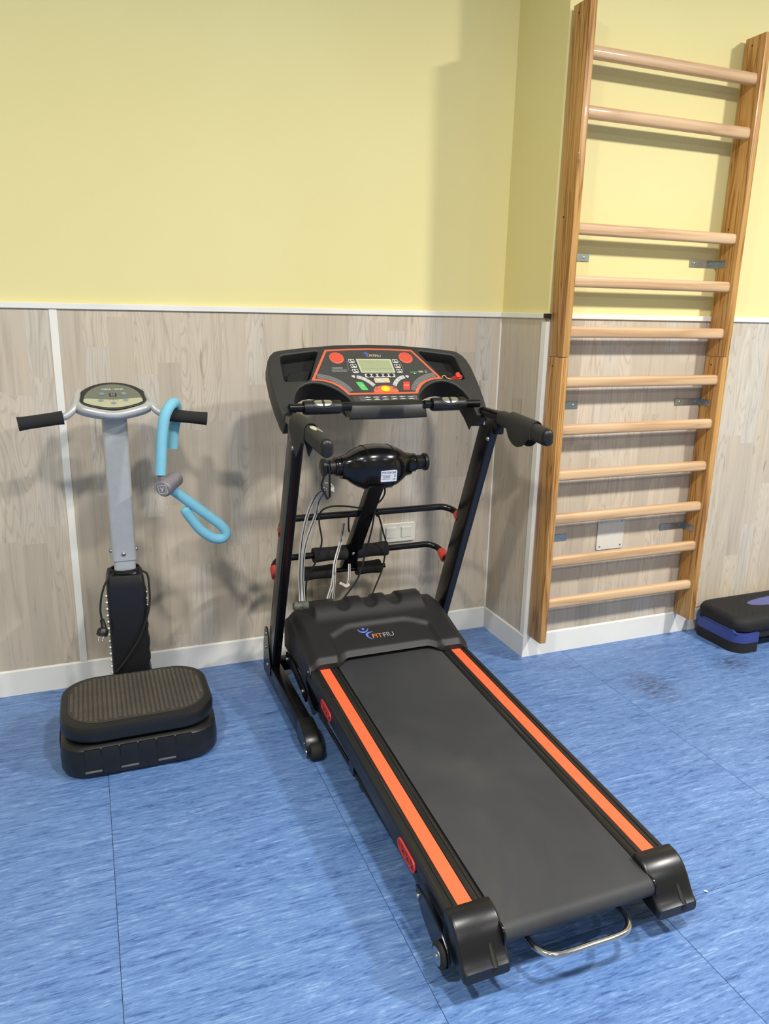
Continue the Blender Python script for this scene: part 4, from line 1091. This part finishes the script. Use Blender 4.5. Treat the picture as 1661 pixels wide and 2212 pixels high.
make('roller_axle', tube([(-0.86, -0.075, 0.372), (-0.53, -0.075, 0.372)], 0.010, 12), 'steel_blk', T)
make('foam_roller', roller(-0.878, -0.752, -0.075, 0.372, 0.030), 'foam', T)
make('foam_roller', roller(-0.655, -0.552, -0.075, 0.372, 0.030), 'foam', T)
# massager body
mc = Vector((-0.672, -0.320, 0.850))
prof = [(-0.140, 0.036, 0.036), (-0.118, 0.040, 0.040), (-0.100, 0.052, 0.052), (-0.075, 0.066, 0.064), (-0.040, 0.076, 0.072), (0.0, 0.079, 0.075), (0.040, 0.077, 0.072), (0.075, 0.066, 0.064), (0.100, 0.052, 0.052), (0.118, 0.040, 0.040), (0.140, 0.036, 0.036)]
rings = []
for x_, a_, b_ in prof:
    rg2 = []
    for k in range(36):
        an = 2*PI*k/36; e = 0.80
        cx_, sz_ = math.cos(an), math.sin(an)
        zz_ = b_*math.copysign(abs(sz_)**e, sz_)
        if zz_ < 0: zz_ *= 1.2
        rg2.append((mc.x+x_*0.95, mc.y+a_*math.copysign(abs(cx_)**e, cx_), mc.z+zz_))
    rings.append(rg2)
mb = make('massager', loft(rings), 'blk_gloss', T, 60)
for s in (-1, 1):
    make('collar', lathe([(0.033, 0.0), (0.034, 0.004), (0.034, 0.022), (0.031, 0.026)], mc+XU*s*0.130, (s, 0, 0), 28), 'blk_gloss', mb)
    make('knob', lathe([(0.027, 0.0), (0.027, 0.022), (0.022, 0.026), (0.022, 0.032), (0.031, 0.034), (0.033, 0.038), (0.032, 0.046), (0.027, 0.049), (0.0, 0.050)], mc+XU*s*0.154, (s, 0, 0), 28), 'blk', mb)
    seam = []
    for k in range(36):
        an = 2*PI*k/36; e = 0.8; cx_, sz_ = math.cos(an), math.sin(an); zz_ = 0.0705*math.copysign(abs(sz_)**e, sz_); zz_ *= 1.2 if zz_ < 0 else 1
        seam.append((mc.x+s*0.050, mc.y+0.0742*math.copysign(abs(cx_)**e, cx_), mc.z+zz_))
    make('seam', tube(seam, 0.0012, 5, closed=True), 'blk', mb)
    for k in range(5):
        q = [(0.078, 0.5), (0.085, 0.62), (0.088, 0.45), (0.094, 0.55), (0.097, 0.4)][k]
        rr2 = 0.060-(q[0]-0.078)*0.55
        make('vent_hole', lathe([(0.0025, 0), (0.0025, 0.002)], mc+Vector((s*q[0], -rr2*math.cos(q[1])*1.03, rr2*math.sin(q[1])*1.15)), (s*0.4, -math.cos(q[1]), math.sin(q[1])), 8), 'ink', mb)
lt = mc+Vector((0.022, -0.0795, -0.028)); ltU = XU; ltV = Vector((0, -0.14, 1)).normalized(); ltN = ltU.cross(ltV)
lb = make('rating_label', plate([rrect(0.060, 0.040, 0.002, 2)], lt+ltN*0.001, ltU, ltV, 0.008), 'label', mb)
make('label_title', text('MASSAGER', 0.0112, lt+ltN*0.001+ltV*0.0135, ltU, ltV, 0.0004, space=0.98), 'ink', mb)
for k in range(4):
    make('label_line', plate([rrect(0.034-(k*7 % 5)*0.002, 0.0014, 0.0004, 1, -0.010, 0.0045-k*0.0048)], lt+ltN*0.0013, ltU, ltV, 0.0005), 'ink', mb)
make('label_mark', text('CE', 0.010, lt+ltN*0.001+ltV*(-0.0115)+ltU*0.0195, ltU, ltV, 0.0004), 'ink', mb)
make('label_mark', plate([rrect(0.007, 0.008, 0.001, 2, 0.022, 0.002), rrect(0.005, 0.006, 0.001, 2, 0.022, 0.002)], lt+ltN*0.0013, ltU, ltV, 0.0005), 'ink', mb)
# hook, straps and cables
hk = [(-0.872, -0.350, 0.830), (-0.884, -0.356, 0.800), (-0.884, -0.356, 0.785), (-0.862, -0.356, 0.744), (-0.855, -0.356, 0.752), (-0.854, -0.352, 0.828), (-0.858, -0.352, 0.862), (-0.866, -0.352, 0.862)]
make('strap_hook', tube(hk, 0.0042, 8, closed=True), 'blk', T)
def ribbon(pts, wd, th=0.0016, wdir=None):
    P = smooth_path(pts, 6); rg3 = []
    for i, p in enumerate(P):
        tt = (P[min(i+1, len(P)-1)]-P[max(i-1, 0)]).normalized()
        wv_ = Vector(wdir) if wdir else Vector((1, -0.35, 0.0)); wv_ = (wv_-tt*wv_.dot(tt)).normalized(); nn = tt.cross(wv_)
        rg3.append([p+wv_*wd/2+nn*th/2, p-wv_*wd/2+nn*th/2, p-wv_*wd/2-nn*th/2, p+wv_*wd/2-nn*th/2])
    return loft(rg3)
straps = [[(-0.872, -0.356, 0.784), (-0.889, -0.30, 0.745), (-0.912, -0.28, 0.680), (-0.930, -0.27, 0.597), (-0.938, -0.26, 0.509), (-0.941, -0.26, 0.42), (-0.938, -0.26, 0.335)],
          [(-0.868, -0.352, 0.775), (-0.878, -0.30, 0.725), (-0.884, -0.28, 0.670), (-0.912, -0.27, 0.585), (-0.926, -0.265, 0.515), (-0.930, -0.262, 0.42), (-0.926, -0.262, 0.335)],
          [(-0.740, -0.17, 0.595), (-0.757, -0.185, 0.530), (-0.786, -0.205, 0.455), (-0.796, -0.205, 0.372), (-0.815, -0.205, 0.308)],
          [(-0.718, -0.175, 0.430), (-0.722, -0.185, 0.375), (-0.730, -0.185, 0.345)],
          [(-0.786, -0.205, 0.43), (-0.790, -0.21, 0.38), (-0.795, -0.21, 0.308)]]
for k, p in enumerate(straps):
    st_ = make('strap', ribbon(p, 0.0115 if k < 3 else 0.009), 'strap', T)
    make('strap_stripe', ribbon([Vector(q)+Vector((0.001, -0.0008, 0)) for q in p], 0.0028, 0.0022), 'ink', st_)
knot = smooth_path([(-0.862, -0.345, 0.800), (-0.850, -0.335, 0.790), (-0.838, -0.332, 0.776), (-0.846, -0.340, 0.768), (-0.835, -0.335, 0.760)], 4)
make('strap_end', ribbon([tuple(p) for p in knot[::3]], 0.015, 0.004), 'strap', T)
make('strap_end', ribbon([(-0.762, -0.19, 0.362), (-0.745, -0.19, 0.352), (-0.735, -0.19, 0.345), (-0.722, -0.19, 0.352)], 0.010, 0.003, (0.3, 0, 1)), 'strap', T)
hb_ = make('strap_handle', lathe([(0.010, -0.03), (0.016, -0.024), (0.016, -0.012), (0.011, -0.006), (0.011, 0.006), (0.016, 0.012), (0.016, 0.024), (0.010, 0.03)], (-0.938, -0.262, 0.317), (1, -0.2, 0.05), 16), 'olive', T)
cables = [[(-0.640, -0.335, 0.772), (-0.645, -0.345, 0.742), (-0.665, -0.330, 0.708), (-0.715, -0.310, 0.690), (-0.780, -0.300, 0.698), (-0.833, -0.295, 0.699), (-0.868, -0.292, 0.682), (-0.874, -0.290, 0.640), (-0.864, -0.288, 0.567), (-0.880, -0.275, 0.494), (-0.914, -0.265, 0.420), (-0.918, -0.255, 0.318)],
          [(-0.640, -0.262, 0.6535), (-0.646, -0.285, 0.672), (-0.662, -0.296, 0.668), (-0.668, -0.285, 0.600), (-0.682, -0.25, 0.484), (-0.705, -0.24, 0.393), (-0.757, -0.235, 0.318)],
          [(-0.640, -0.262, 0.640), (-0.622, -0.235, 0.630), (-0.595, -0.215, 0.560), (-0.578, -0.205, 0.500), (-0.592, -0.205, 0.405), (-0.622, -0.21, 0.335), (-0.640, -0.215, 0.300)],
          [(-0.750, -0.262, 0.668), (-0.752, -0.262, 0.640), (-0.748, -0.25, 0.60), (-0.735, -0.22, 0.575)]]
for c_ in cables:
    make('cable', tube(smooth_path(c_, 6), 0.0034, 8), 'rubber', T)

# ------------------------------------------------------------------ safety key lying in the right tray
k0_ = cp(0.296, 0.158, -0.026)
t = thing('safety_key', 'red coiled safety key cord lying in the right tray of the treadmill console', 'safety key', tuple(k0_))
t.location = TLOC+(k0_-Vector((TX, -0.9, 0)))*TS; t.scale = (TS, TS, TS)
coil = []
for k in range(60):
    a = k*0.55; coil.append(k0_+CU*(0.012*math.cos(a)+k*0.0003+0.004)+CV*(0.010*math.sin(a)+0.002)+CN*(0.0035+0.0003*k))
make('coil_cord', tube(coil, 0.0018, 6), 'red_btn', t)
lp = smooth_path([tuple(coil[0]), tuple(cp(0.278, 0.166, -0.019)), tuple(cp(0.268, 0.176, -0.015)), tuple(cp(0.258, 0.172, -0.018)), tuple(cp(0.262, 0.158, -0.0235))], 5)
make('cord_end', tube(lp, 0.0015, 6), 'orange_btn', t)
make('key_tag', plate([rrect(0.016, 0.024, 0.006, 4, 0.012, 0.004)], k0_+CN*0.024+CU*0.004, (CU+CN*0.5), CV, 0.006, 0.0015), 'red_btn', t)
# ------------------------------------------------------------------ tiny crumb of paper on the floor
t = make('paper_scrap', tube([(-0.283, -1.648, 0.0022), (-0.279, -1.652, 0.003), (-0.276, -1.655, 0.002)], [0.0015, 0.0022, 0.001], 6), 'white', None, loc=(-0.28, -1.65, 0.0))
t['label'] = 'tiny scrap of white paper on the floor by the treadmill end cap'; t['category'] = 'scrap'
